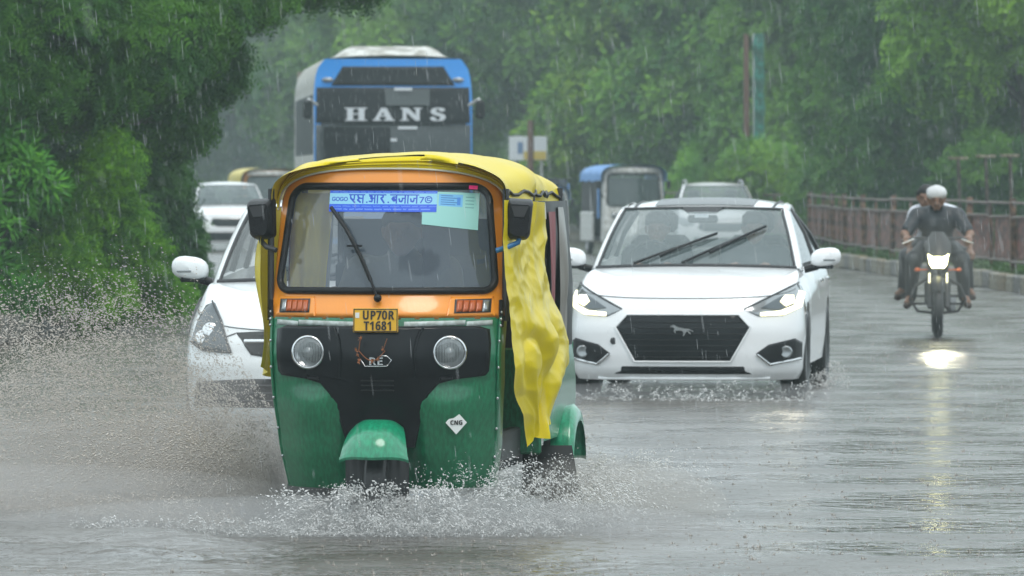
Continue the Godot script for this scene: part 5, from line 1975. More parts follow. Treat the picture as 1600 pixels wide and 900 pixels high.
	for run in [1, 2]:
		s = Shape.new()
		line = []
		for p in fronts[run]: line.append(p + Vector3(0, 0.004, 0.005))
		s.tube(line, 0.004, 5)
		part("roof_seam", s, M.tarp, roof)
	s = Shape.new()
	line = []
	for r in range(2, 31): line.append(rows[r][59] + Vector3(0.006, 0.012 * sin(r * 1.7), 0))
	s.tube(line, 0.008, 5)
	part("roof_cord", s, M.print_black, roof)
	# --- side curtains: yellow sheet blown out of the open side, and the rear curtain
	var n2 := FastNoiseLite.new()
	n2.seed = 41
	n2.frequency = 0.8
	n2.fractal_octaves = 2
	var ridge := FastNoiseLite.new()
	ridge.seed = 52
	ridge.frequency = 1.3
	ridge.fractal_type = FastNoiseLite.FRACTAL_RIDGED
	ridge.fractal_octaves = 3
	rows = []
	for r in 111:
		var v := r / 110.0
		var row := PackedVector3Array()
		for k in 81:
			var u := k / 80.0
			var pinch := smoothstep(0.66, 1.0, v)
			var z0 := lerpf(-0.05, -0.52, pinch)
			var z1 := lerpf(lerpf(-1.08, -1.30, smoothstep(0.2, 0.7, v)), -0.98, smoothstep(0.72, 1.0, v))
			var low := lerpf(0.36, 0.46, u) + 0.025 * sin(u * 8.0)
			var y := lerpf(1.50 - 0.015 * u, low, v)
			var x := 0.548 + 0.075 * sin(u * PI * 0.66) * (1.0 - 0.3 * v) + 0.035 * smoothstep(0.2, 0.8, v) + 0.06 * smoothstep(0.4, 0.62, v) * smoothstep(0.95, 0.75, v) * u
			var fold := (1.0 - 2.0 * absf(sin(u * 9.5 + 1.4 * n2.get_noise_2d(u * 0.8, v * 0.8) + v * 1.6))) * (0.3 + 0.9 * pinch)
			var crease := absf(sin((u * 1.1 + v * 2.8) * 2.6 + 2.6 * n2.get_noise_2d(u * 1.6 + 4.0, v * 1.6)))
			var hold := pow(sin(PI * clampf(u, 0.02, 0.98)), 0.6)
			x += 0.02 * fold * hold + 0.05 * n2.get_noise_2d(u * 1.2 + 9.0, v * 1.2) * smoothstep(0.0, 0.15, v) * hold + 0.06 * (crease - 0.5) * smoothstep(0.42, 0.6, v) * hold + 0.018 * (ridge.get_noise_2d(u * 1.1, v * 1.7)) * smoothstep(0.02, 0.2, v)
			row.append(Vector3(x, y, lerpf(z0, z1, u) + 0.01 * fold))
		rows.append(row)
	s = Shape.new()
	s.grid(rows)
	part("side_curtain", s, M.tarp, t)
	var sheet: Shape
	sheet = cloth(
		func(u: float) -> Vector3: return Vector3(-0.555 - 0.07 * sin(u * PI * 0.6), 1.46, lerpf(-0.12, -1.25, u)),
		func(u: float) -> Vector3: return Vector3(-0.565 - 0.075 * sin(u * PI * 0.7), lerpf(0.74, 0.66, u), lerpf(-0.10, -0.95, u)), 8.0, 0.045, Vector3(-1, 0, 0), 44)
	part("side_curtain", sheet, M.tarp, t)
	for side in [-1, 1]:
		sheet = cloth(
			func(u: float) -> Vector3: return Vector3(side * (0.578 + 0.02 * sin(u * 3.0)), 1.49, lerpf(-1.30, -2.34, u)),
			func(u: float) -> Vector3: return Vector3(side * 0.59, 0.79, lerpf(-1.30, -2.36, u)), 14.0, 0.022, Vector3(side, 0, 0), 45)
		part("rear_curtain", sheet, M.rubber, t)
		var strip := cloth(
			func(u: float) -> Vector3: return Vector3(side * 0.612, 1.44, lerpf(-1.22, -1.50, u)),
			func(u: float) -> Vector3: return Vector3(side * 0.622, 0.83, lerpf(-1.24, -1.46, u)), 4.0, 0.015, Vector3(side, 0, 0.3), 46, 8, 20)
		part("curtain_border", strip, M.curtain_red, t)
		strip = cloth(
			func(u: float) -> Vector3: return Vector3(side * 0.610, 1.46, lerpf(-1.66, -1.98, u)),
			func(u: float) -> Vector3: return Vector3(side * 0.622, 0.84, lerpf(-1.66, -1.92, u)), 4.0, 0.02, Vector3(side, 0, 0.3), 47, 10, 20)
		part("curtain_window", strip, M.curtain_clear, t)
	# inside of the cabin
	s = Shape.new()
	s.box(Vector3(0, 1.05, -2.34), Vector3(1.1, 0.7, 0.02))
	s.box(Vector3(0, 0.62, -1.75), Vector3(1.08, 0.2, 0.5), Transform3D(), 0.05)
	s.box(Vector3(0, 0.95, -2.1), Vector3(1.06, 0.55, 0.14), Transform3D(), 0.05)
	part("rear_seat", s, M.cabin, t)
	s = Shape.new()
	s.box(Vector3(0, 0.62, -0.75), Vector3(0.5, 0.14, 0.35), Transform3D(), 0.05)
	part("driver_seat", s, M.cabin, t)
	s = Shape.new()
	s.box(Vector3(0, 0.96, -0.10), Vector3(0.86, 0.12, 0.2), Transform3D(), 0.04)
	part("dashboard", s, M.cabin_pale, t)
	s = Shape.new()
	s.tube([Vector3(-0.34, 1.06, -0.36), Vector3(-0.2, 1.09, -0.26), Vector3(0, 1.07, -0.22), Vector3(0.2, 1.09, -0.26), Vector3(0.34, 1.06, -0.36)], 0.016, 7)
	part("handlebar", s, M.dark_trim, t)
	sheet = cloth(
		func(u: float) -> Vector3: return Vector3(lerpf(-0.47, -0.27, u), 1.53, -0.30),
		func(u: float) -> Vector3: return Vector3(lerpf(-0.47, -0.31, u), 1.07, -0.27), 17.0, 0.03, Vector3(0, 0, 1), 49)
	part("inner_curtain", sheet, M.tarp, t)
	s = Shape.new()
	s.box(Vector3(0.42, 1.28, -0.42), Vector3(0.13, 0.5, 0.02), Transform3D(Basis(Vector3.UP, 0.5), Vector3.ZERO))
	part("inner_screen", s, M.black_plastic, t)
	# mirrors
	for side in [-1, 1]:
		var mir := Node3D.new()
		mir.name = "mirror"
		t.add_child(mir, true)
		var c := Vector3(side * 0.582 + (0.018 if side > 0 else 0.0), 1.412, -0.16)
		var b := Basis(Vector3.BACK, -side * 0.06) * Basis(Vector3.UP, side * 0.2)
		s = Shape.new()
		rows = []
		for r in 5:
			var k := r / 4.0
			var row := PackedVector3Array()
			var o := round_rect(0.058 * lerpf(1.0, 0.72, k * k), 0.064 * lerpf(1.0, 0.74, k * k), -0.094 * lerpf(1.0, 0.78, k), 0.094 * lerpf(1.0, 0.72, k), 0.03, 0.016)
			for p in o: row.append(c + b * Vector3(p.x, p.y, -0.03 + 0.075 * pow(k, 0.6)))
			rows.append(row)
		s.grid(rows, true)
		s.fan(Array(rows[4]), c + b * Vector3(0, 0, 0.046))
		part("shell", s, M.black_plastic, mir)
		s = Shape.new()
		s.prism(PackedVector2Array([Vector2(-0.04, 0.06), Vector2(0.04, 0.062), Vector2(0.02, 0.012), Vector2(-0.022, 0.012)]), 0.004, Transform3D(b, c + b * Vector3(0, 0, 0.05)))
		part("shell_inset", s, M.dark_trim, mir)
		s = Shape.new()
		s.box(c + b * Vector3(0, 0, -0.035), Vector3(0.1, 0.16, 0.008), Transform3D(), 0.002)
		part("glass", s, M.chrome, mir)
		s = Shape.new()
		s.tube([c + Vector3(side * 0.012, -0.055, -0.01), c + Vector3(-side * 0.002, -0.105, 0.0), Vector3(side * 0.552, 1.285, -0.12), Vector3(side * 0.505, 1.27, -0.10)], 0.0125, 7)
		part("arm", s, M.blue_wrap if side > 0 else M.dark_trim, mir)
	# a bowl of the driver behind the wet glass
	var hip := Vector3(0.0, 0.74, -0.72)
	var j := {"hip": hip, "belly": hip + Vector3(0, 0.16, 0.0), "chest": hip + Vector3(0, 0.34, 0.04), "neck": hip + Vector3(0, 0.5, 0.06), "head": hip + Vector3(0, 0.61, 0.08), "look": Basis(), "arms": [], "legs": []}
	for side in [-1, 1]:
		j.arms.append([hip + Vector3(side * 0.19, 0.42, 0.05), hip + Vector3(side * 0.28, 0.22, 0.2), hip + Vector3(side * 0.26, 0.33, 0.38), Vector3(0, 0.1, 1).normalized(), Vector3(0, -1, 0.2).normalized()])
		j.legs.append([hip + Vector3(side * 0.14, 0.0, 0.4), hip + Vector3(side * 0.14, -0.36, 0.46), hip + Vector3(side * 0.14, -0.40, 0.6)])
	var p := figure("driver dimly seen behind the wet windscreen of the three-wheeler", t.position, t.rotation.y, j, M.cloth_grey, M.cloth_dark)
	hair_cap(p, j)

# ---------------------------------------------------------------- motorcycle and riders
func motorcycle() -> void:
	var at := Vector3(side_at(1466, 64.0), 0, -64.0)
	var turn := deg_to_rad(-3.0)
	var t := thing("motorcycle", "dark motorcycle with lit headlamp carrying two riders along the fence", "motorcycle", at, turn)
	for z in [0.0, -1.32]:
		var w := Node3D.new()
		w.name = "wheel"
		t.add_child(w, true)
		var lay := Transform3D(Basis(Vector3(0, 0, 1), PI / 2), Vector3(0, 0.30, z))
		var s := Shape.new()
		var prof := []
		for k in 9:
			var q := PI * k / 8.0
			prof.append(Vector2(0.245 + 0.058 * sin(q), -0.048 * cos(q)))
		s.lathe(prof, lay, 32)
		part("tyre", s, M.rubber, w)
		s = Shape.new()
		s.lathe([Vector2(0.25, -0.03), Vector2(0.225, -0.02), Vector2(0.225, 0.02), Vector2(0.25, 0.03)], lay, 28)
		for k in 5:
			s.box(Vector3(0, 0.12, 0), Vector3(0.03, 0.22, 0.03), Transform3D(Basis(Vector3.RIGHT, TAU * k / 5.0), Vector3(0, 0.30, z)), 0.006)
		s.tube([Vector3(-0.06, 0.30, z), Vector3(0.06, 0.30, z)], 0.035, 10)
		part("rim", s, M.dark_trim, w)
	var s := Shape.new()
	for x in [-0.085, 0.085]:
		s.tube([Vector3(x, 0.30, 0.0), Vector3(x, 0.62, -0.14), Vector3(x, 0.95, -0.28)], [0.026, 0.026, 0.018], 8)
	part("fork", s, M.dark_trim, t)
	s = Shape.new()
	var rows := []
	for r in 13:
		var q := lerpf(-0.5, 2.3, r / 12.0)
		var row := PackedVector3Array()
		for j in 9:
			var u := -1.0 + j / 4.0
			row.append(Vector3(0.065 * u, 0.30 + (0.335 - 0.035 * u * u) * cos(q - 0.5), 0.0 + (0.335 - 0.035 * u * u) * sin(0.5 - q) + 0.0))
		rows.append(row)
	s.grid(rows)
	part("front_mudguard", s, M.black_plastic, t)
	# headlamp cowl
	s = Shape.new()
	rows = []
	var cowl := [[0.66, 0.07, 0.03], [0.70, 0.105, 0.06], [0.78, 0.12, 0.05], [0.86, 0.135, 0.0], [0.93, 0.13, -0.06], [1.0, 0.10, -0.13], [1.06, 0.06, -0.19]]
	for c in cowl:
		var row := PackedVector3Array()
		for j in 13:
			var u := -1.0 + j / 6.0
			row.append(Vector3(c[1] * u, c[0], c[2] - 0.09 * u * u - 0.05))
		rows.append(row)
	s.grid(rows)
	part("cowl", s, M.rubber, t)
	s = Shape.new()
	s.prism(PackedVector2Array([Vector2(-0.105, 0.075), Vector2(-0.085, -0.03), Vector2(-0.06, -0.065), Vector2(0.06, -0.065), Vector2(0.085, -0.03), Vector2(0.105, 0.075), Vector2(0.06, 0.045), Vector2(-0.06, 0.045)]), 0.03, Transform3D(Basis(Vector3.RIGHT, 0.05), Vector3(0, 0.765, 0.045)))
	part("headlamp", s, M.headlamp_glow, t)
	for x in [-0.088, 0.088]:
		s = Shape.new()
		s.box(Vector3(x, 0.60, 0.0), Vector3(0.016, 0.10, 0.02), Transform3D(), 0.004)
		part("position_lamp", s, M.lamp_glow, t)
	var beam := SpotLight3D.new()
	beam.name = "headlamp_beam"
	beam.light_energy = 1.3
	beam.light_color = Color(1.0, 0.97, 0.84)
	beam.spot_angle = 3.0
	beam.spot_range = 90.0
	beam.light_size = 0.08
	beam.shadow_enabled = true
	t.add_child(beam)
	beam.position = Vector3(0, 0.765, 0.09)
	beam.rotation = Vector3(-0.12, PI, 0)
	var glow := OmniLight3D.new()
	glow.name = "headlamp_glow"
	glow.light_energy = 0.012
	glow.light_color = Color(1.0, 0.98, 0.72)
	glow.omni_range = 40.0
	glow.omni_attenuation = 2.0
	glow.light_size = 0.07
	glow.shadow_enabled = true
	t.add_child(glow)
	glow.position = Vector3(0, 0.765, 0.14)
	# handlebar, levers, mirrors stems
	s = Shape.new()
	s.tube([Vector3(-0.35, 0.965, -0.36), Vector3(-0.22, 1.0, -0.30), Vector3(0, 0.98, -0.27), Vector3(0.22, 1.0, -0.30), Vector3(0.35, 0.965, -0.36)], 0.013, 8)
	part("handlebar", s, M.dark_trim, t)
	for x in [-1, 1]:
		s = Shape.new()
		s.tube([Vector3(x * 0.24, 0.985, -0.29), Vector3(x * 0.36, 0.94, -0.25)], [0.009, 0.006], 6)
		part("lever", s, M.alloy, t)
		s = Shape.new()
		s.tube([Vector3(x * 0.26, 0.985, -0.31), Vector3(x * 0.355, 0.962, -0.365)], 0.018, 8)
		part("grip", s, M.rubber, t)
		s = Shape.new()
		s.tube([Vector3(x * 0.10, 0.68, -0.12), Vector3(x * 0.19, 0.68, -0.12)], 0.008, 6)
		s.ball(Vector3(x * 0.21, 0.68, -0.11), Vector3(0.03, 0.022, 0.025), Transform3D(), 10, 6)
		part("indicator", s, M.amber, t)
	s = Shape.new()
	s.ball(Vector3(0, 0.90, -0.52), Vector3(0.145, 0.13, 0.24), Transform3D(), 18, 12)
	part("fuel_tank", s, M.black_gloss, t)
	s = Shape.new()
	s.box(Vector3(0, 0.80, -1.05), Vector3(0.25, 0.08, 0.72), Transform3D(), 0.03)
	part("seat", s, M.rubber, t)
	s = Shape.new()
	s.box(Vector3(0, 0.44, -0.55), Vector3(0.26, 0.3, 0.36), Transform3D(), 0.05)
	for k in 5: s.box(Vector3(0, 0.36 + 0.05 * k, -0.36), Vector3(0.2, 0.018, 0.16), Transform3D(), 0.004)
	s.box(Vector3(0, 0.70, -0.8), Vector3(0.12, 0.2, 0.9), Transform3D(), 0.04)
	part("engine", s, M.dark_trim, t)
	s = Shape.new()
	for x in [-1, 1]:
		s.tube([Vector3(x * 0.05, 0.62, -0.28), Vector3(x * 0.22, 0.52, -0.25), Vector3(x * 0.28, 0.38, -0.26), Vector3(x * 0.20, 0.26, -0.30), Vector3(0, 0.24, -0.36)], 0.014, 7)
	part("crash_guard", s, M.dark_trim, t)
	s = Shape.new()
	s.tube([Vector3(0.08, 0.38, -0.38), Vector3(0.12, 0.26, -0.45), Vector3(0.15, 0.28, -1.0), Vector3(0.17, 0.36, -1.5)], [0.025, 0.025, 0.045, 0.04], 8)
	part("exhaust", s, M.dark_trim, t)
	s = Shape.new()
	s.tube([Vector3(-0.30, 0.33, -0.62), Vector3(0.30, 0.33, -0.62)], 0.013, 6)
	s.tube([Vector3(-0.27, 0.40, -1.06), Vector3(0.27, 0.40, -1.06)], 0.013, 6)
	part("foot_pegs", s, M.dark_trim, t)
	# rider
	var tilt := Basis(Vector3.RIGHT, 0.28)
	var j := {"hip": Vector3(0, 0.92, -0.86), "belly": Vector3(0, 1.02, -0.84), "chest": Vector3(0, 1.17, -0.76), "neck": Vector3(0, 1.29, -0.68), "head": Vector3(-0.01, 1.385, -0.62), "look": Basis(Vector3.UP, 0.05) * tilt}
	j.arms = [[Vector3(-0.20, 1.215, -0.72), Vector3(-0.33, 1.03, -0.58), Vector3(-0.305, 1.0, -0.42), Vector3(0.0, -0.15, 0.98).normalized(), Vector3(0, -0.95, 0.3).normalized()], [Vector3(0.20, 1.215, -0.72), Vector3(0.33, 1.03, -0.58), Vector3(0.305, 1.0, -0.42), Vector3(0.0, -0.15, 0.98).normalized(), Vector3(0, -0.95, 0.3).normalized()]]
	j.legs = [[Vector3(-0.24, 0.78, -0.42), Vector3(-0.27, 0.40, -0.60), Vector3(-0.31, 0.345, -0.46)], [Vector3(0.24, 0.78, -0.42), Vector3(0.27, 0.40, -0.60), Vector3(0.31, 0.345, -0.46)]]
	var rider := figure("rider in dark shirt and white cap steering the motorcycle", at, turn, j, M.cloth_dark, M.cloth_dark)
	var cap := Shape.new()
	var p := func(x: float, y: float, z: float) -> Vector3: return j.head + j.look * Vector3(x, y, z)
	skin([[p.call(0, 0.06, -0.02), p.call(0, 0.066, 0.0), 0.080, 0.078], [p.call(-0.055, 0.06, 0.03), p.call(0.05, 0.072, 0.035), 0.046, 0.046], [p.call(-0.05, 0.088, 0.03), p.call(0.055, 0.076, 0.03), 0.03, 0.035], [p.call(-0.05, 0.062, -0.05), p.call(0.05, 0.062, -0.05), 0.05, 0.05]], 0.012, 0.012, cap)
	part("cap", cap, M.cap_white, rider)
	var beard := Shape.new()
	skin([[p.call(-0.04, -0.07, 0.04), p.call(0.04, -0.07, 0.04), 0.028, 0.028], [p.call(0, -0.085, 0.055), p.call(0, -0.11, 0.055), 0.03, 0.02], [p.call(-0.025, -0.038, 0.088), p.call(0.025, -0.038, 0.088), 0.008, 0.008], [p.call(-0.045, 0.03, 0.082), p.call(-0.018, 0.03, 0.086), 0.007, 0.007], [p.call(0.045, 0.03, 0.082), p.call(0.018, 0.03, 0.086), 0.007, 0.007]], 0.008, 0.006, beard)
	part("hair", beard, M.hair_black, rider)
	# passenger
	var j2 := {"hip": Vector3(-0.03, 0.95, -1.22), "belly": Vector3(-0.03, 1.06, -1.21), "chest": Vector3(-0.03, 1.20, -1.16), "neck": Vector3(-0.065, 1.32, -1.12), "head": Vector3(-0.108, 1.395, -1.08), "look": Basis(Vector3.UP, -0.1)}
	j2.arms = [[Vector3(-0.205, 1.235, -1.14), Vector3(-0.31, 1.02, -1.0), Vector3(-0.27, 0.87, -0.78), Vector3(0, -0.3, 0.95).normalized(), Vector3(0.2, -0.95, 0).normalized()], [Vector3(0.155, 1.235, -1.14), Vector3(0.33, 1.04, -0.98), Vector3(0.33, 0.86, -0.76), Vector3(0.1, -0.4, 0.9).normalized(), Vector3(-0.2, -0.95, 0).normalized()]]
	j2.legs = [[Vector3(-0.30, 0.80, -0.84), Vector3(-0.34, 0.47, -1.02), Vector3(-0.40, 0.42, -0.90)], [Vector3(0.28, 0.80, -0.84), Vector3(0.32, 0.47, -1.02), Vector3(0.36, 0.42, -0.90)]]
	var back := figure("passenger in white shirt sitting behind the rider on the motorcycle", at, turn, j2, M.cloth_white, M.cloth_dark)
	hair_cap(back, j2)

# ---------------------------------------------------------------- bus
func bus() -> void:
	paint("bus_blue", lin(0.03, 0.27, 0.74), 0.32)
	paint("bus_white", lin(0.66, 0.66, 0.63), 0.45, {"albedo_texture": M.grime, "uv1_triplanar": true, "uv1_scale": Vector3(0.8, 0.8, 0.8)})
	paint("bus_band", lin(0.014, 0.016, 0.02), 0.4, {"metallic_specular": 0.3})
	paint("bus_glass", lin(0.04, 0.055, 0.06, 0.55), 0.04)
	paint("bus_lower_glass", lin(0.30, 0.34, 0.34, 0.45), 0.05)
	var t := thing("bus", "tall blue coach with a white lettered dark windscreen behind the three-wheeler", "bus", Vector3(side_at(615, 101.0), 0, -101.0), deg_to_rad(3.6))
	var front := func(x: float, y: float, lift: float) -> Vector3:
		return Vector3(x, y, 0.0 - 0.16 * pow(absf(x) / 1.25, 3.0) - 0.16 * smoothstep(2.2, 3.5, y) + lift)
	var half := func(y: float) -> float: return 1.25 - 0.03 * smoothstep(2.9, 3.3, y) - 0.14 * pow(clampf((y - 3.2) / 0.28, 0.0, 1.0), 2.0)
	var s := Shape.new()
	var rows := []
	for r in 23:
		var y := lerpf(0.35, 3.48, r / 22.0)
		var row := PackedVector3Array()
		for k in 25: row.append(front.call(half.call(y) * (k - 12) / 12.0, y, 0.0))
		rows.append(row)
	s.grid(rows)
	part("front", s, M.bus_blue, t)
	s = Shape.new()
	for side in [-1, 1]:
		rows = []
		for r in 23:
			var y := lerpf(0.35, 3.48, r / 22.0)
			var row := PackedVector3Array()
			for k in 13: row.append(Vector3(side * half.call(y), y, lerpf(front.call(1.25, y, 0).z, -10.8, k / 12.0)))
			rows.append(row)
		s.grid(rows)
	part("body_side", s, M.bus_white, t)
	s = Shape.new()
	rows = []
	for k in 13:
		var z := lerpf(-0.32, -10.8, k / 12.0)
		var row := PackedVector3Array()
		for j in 17:
			var u := -1.0 + j / 8.0
			row.append(Vector3(1.08 * u, 3.48 + 0.06 * (1.0 - pow(absf(u), 3.0)), z))
		rows.append(row)
	s.grid(rows)
	part("roof", s, M.bus_white, t)
	s = Shape.new()
	rows = []
	for k in 9:
		var z := lerpf(-0.5, -3.4, k / 8.0)
		var up := 0.20 * smoothstep(0.0, 0.2, k / 8.0) * (1.0 - 0.6 * smoothstep(0.8, 1.0, k / 8.0))
		var row := PackedVector3Array()
		for j in 17:
			var u := -1.0 + j / 8.0
			row.append(Vector3(0.98 * u, 3.5 + up * (1.0 - smoothstep(0.62, 1.0, absf(u))), z))
		rows.append(row)
	s.grid(rows)
	part("roof_hump", s, M.bus_white, t)
	# dark band, windscreen in two tiers
	s = Shape.new()
	patch(s, [Vector2(-0.98, 3.06), Vector2(-0.80, 3.36), Vector2(0.80, 3.36), Vector2(0.98, 3.06)], front, 0.02, 14, 5, 0.01)
	part("upper_band", s, M.bus_band, t)
	s = Shape.new()
	patch(s, [Vector2(-1.22, 2.47), Vector2(-1.21, 3.03), Vector2(1.21, 3.03), Vector2(1.22, 2.47)], front, 0.02, 18, 6, 0.01)
	part("upper_windscreen", s, M.bus_band, t)
	s = Shape.new()
	patch(s, [Vector2(-1.225, 1.25), Vector2(-1.225, 2.44), Vector2(1.225, 2.44), Vector2(1.225, 1.25)], front, 0.02, 18, 8, 0.01)
	part("lower_windscreen", s, paint("bus_lower", lin(0.06, 0.07, 0.075), 0.12), t)
	s = Shape.new()
	s.box(Vector3(0, 2.455, 0.02), Vector3(2.3, 0.03, 0.05), Transform3D(), 0.008)
	part("windscreen_bar", s, M.bus_band, t)
	s = Shape.new()
	patch(s, [Vector2(-1.1, 1.3), Vector2(-1.1, 2.4), Vector2(-0.05, 2.4), Vector2(-0.05, 1.3)], front, 0.03, 10, 6, 0.0)
	part("driver_window", s, M.bus_band, t)
	s = Shape.new()
	s.box(Vector3(0.22, 2.87, 0.005), Vector3(0.70, 0.26, 0.02), Transform3D(), 0.004)
	part("destination_board", s, paint("route_grey", lin(0.10, 0.115, 0.12), 0.3), t)
	for k in 4:
		for e in 3:
			lettering("name_letter", "HANS"[k], true, 0.205, 1.5, M.board_white, Transform3D(Basis(), Vector3(-0.60 + 0.435 * k + 0.014 * (e - 1), 2.60, 0.034 + 0.001 * e)), t)
	for q in [[0.15, 3.0, 0.28], [0.22, 2.39, 0.3], [0.0, 2.2, 0.1]]:
		s = Shape.new()
		s.box(Vector3(q[0], q[1], 0.045), Vector3(q[2], 0.045, 0.01))
		part("windscreen_label", s, M.board_white, t)
	for x in [-1, 1]:
		s = Shape.new()
		s.ball(front.call(x * 1.03, 3.15, 0.02), Vector3(0.10, 0.04, 0.04), Transform3D(), 12, 6)
		part("roof_lamp", s, M.lamp_glass, t)
		var mir := Node3D.new()
		mir.name = "mirror"
		t.add_child(mir, true)
		s = Shape.new()
		s.tube([Vector3(x * 1.2, 2.75, -0.1), Vector3(x * 1.34, 2.84, 0.1), Vector3(x * 1.36, 2.80, 0.2)], 0.025, 7)
		part("arm", s, M.pole_white, mir)
		s = Shape.new()
		s.box(Vector3(x * 1.36, 2.68, 0.2), Vector3(0.15, 0.3, 0.1), Transform3D(), 0.04)
		part("shell", s, M.black_plastic, mir)
		for k in 6:
			s = Shape.new()
			s.box(Vector3(x * 1.254, 2.45, -1.4 - 1.55 * k), Vector3(0.014, 0.95, 1.4), Transform3D(), 0.004)
			part("side_window", s, M.bus_band, t)
		for z in [-2.4, -8.2]: wheel(t, Vector3(x * 1.08, 0.5, z), 0.5, 0.28, 6)
		s = Shape.new()
		patch(s, [Vector2(x * 0.95 - 0.17, 0.66), Vector2(x * 0.95 - 0.15, 0.86), Vector2(x * 0.95 + 0.15, 0.86), Vector2(x * 0.95 + 0.17, 0.66)], front, 0.02, 6, 3, 0.01)
		part("headlamp", s, M.lamp_glass, t)
	s = Shape.new()
	s.box(Vector3(0, 0.42, 0.02), Vector3(2.4, 0.28, 0.2), Transform3D(), 0.06)
	part("bumper", s, M.bus_band, t)
	s = Shape.new()
	s.box(Vector3(0, 1.9, -10.82), Vector3(2.4, 3.1, 0.05))
	part("tail", s, M.bus_white, t)

# ---------------------------------------------------------------- small three-wheelers farther back
func small_three_wheeler(label: String, at: Vector3, turn: float, tall: float, body: Material, canopy: Material, hood: Material) -> void:
	var t := thing("three_wheeler", label, "three-wheeler", at, turn)
	var w := 0.66
	var front := func(x: float, y: float, lift: float) -> Vector3: return Vector3(x, y, 0.04 * smoothstep(1.1, 0.6, y) - 0.14 * smoothstep(0.9, tall, y) - 0.14 * pow(absf(x) / w, 2.4) + lift)
	var outer := round_rect(w, w * 0.94, 0.25, tall - 0.06, 0.06, 0.14)
	var inner := round_rect(w * 0.86, w * 0.82, 1.02, tall - 0.2, 0.08, 0.1)
	var s := Shape.new()
	var rows := []
	for r in 4:
		var row := PackedVector3Array()
		for k in outer.size():
			var p: Vector2 = outer[k].lerp(inner[k], r / 3.0)
			row.append(front.call(p.x, p.y, 0.0))
		rows.append(row)
	var wrap := PackedVector3Array()
	for p in rows[0]: wrap.append(p + Vector3(0, 0, -0.25))
	rows.push_front(wrap)
	s.grid(rows, true)
	part("front", s, body, t)
	s = Shape.new()
	patch(s, inner, front, -0.005, 16, 8, 0.0)
	part("windscreen", s, M.mist_and_sky_glass, t)
	s = Shape.new()
	var ring := []
	for p in inner: ring.append(front.call(p.x, p.y, 0.004))
	ring.append(ring[0])
	s.tube(ring, 0.02, 6, false)
	part("windscreen_rubber", s, M.black_plastic, t)
	for x in [-1, 1]:
		s = Shape.new()
		s.lathe([Vector2(0.0001, 0.03), Vector2(0.05, 0.026), Vector2(0.075, 0.0)], Transform3D(Basis(Vector3.RIGHT, PI / 2), front.call(x * 0.42, 0.82, 0.0)), 16)
		part("headlamp", s, M.lamp_glass, t)
		s = Shape.new()
		s.box(Vector3(x * 0.74, tall - 0.42, -0.15), Vector3(0.09, 0.17, 0.06), Transform3D(), 0.02)
		s.tube([Vector3(x * 0.6, 1.1, -0.2), Vector3(x * 0.72, tall - 0.5, -0.16)], 0.012, 6)
		part("mirror", s, M.black_plastic, t)
		s = Shape.new()
		s.box(Vector3(x * 0.68, 0.58, -1.9), Vector3(0.05, 0.62, 1.5), Transform3D(), 0.02)
		part("side_board", s, body, t)
		s = Shape.new()
		s.box(Vector3(x * 0.66, 1.2, -1.75), Vector3(0.03, 0.75, 1.9), Transform3D(), 0.01)
		part("side_curtain", s, M.cabin, t)
		s = Shape.new()
		s.box(Vector3(x * 0.685, 1.22, -0.5), Vector3(0.02, tall - 0.95, 0.16), Transform3D(), 0.005)
		part("canopy_edge", s, canopy, t)
		wheel(t, Vector3(x * 0.6, 0.24, -2.1), 0.24, 0.13, 4)
	wheel(t, Vector3(0, 0.24, -0.12), 0.24, 0.12, 4)
	s = Shape.new()
	rows = []
	for k in 11:
		var z := lerpf(-0.1, -2.75, k / 10.0)
		var row := PackedVector3Array()
		for j in 21:
			var u := -1.0 + j / 10.0
			var q := u * PI / 2
			row.append(Vector3(0.70 * signf(q) * pow(absf(sin(q)), 0.7), tall - 0.34 + 0.34 * pow(maxf(cos(q), 0.0), 0.5) - (0.03 if k % 3 == 1 else 0.0) * absf(u), z))
		rows.append(row)
	s.grid(rows)
	part("canopy", s, canopy, t)
	s = Shape.new()
	s.box(Vector3(0, 0.95, -2.72), Vector3(1.34, 1.3, 0.04), Transform3D(), 0.01)
	s.box(Vector3(0, 0.33, -1.5), Vector3(1.2, 0.08, 2.5), Transform3D(), 0.01)
	part("back_board", s, M.cabin, t)
	s = Shape.new()
	patch(s, [Vector2(-0.55, tall - 0.17), Vector2(-0.5, tall - 0.075), Vector2(0.5, tall - 0.075), Vector2(0.55, tall - 0.17)], front, 0.012, 10, 3, 0.008)
	part("front_visor", s, hood, t)

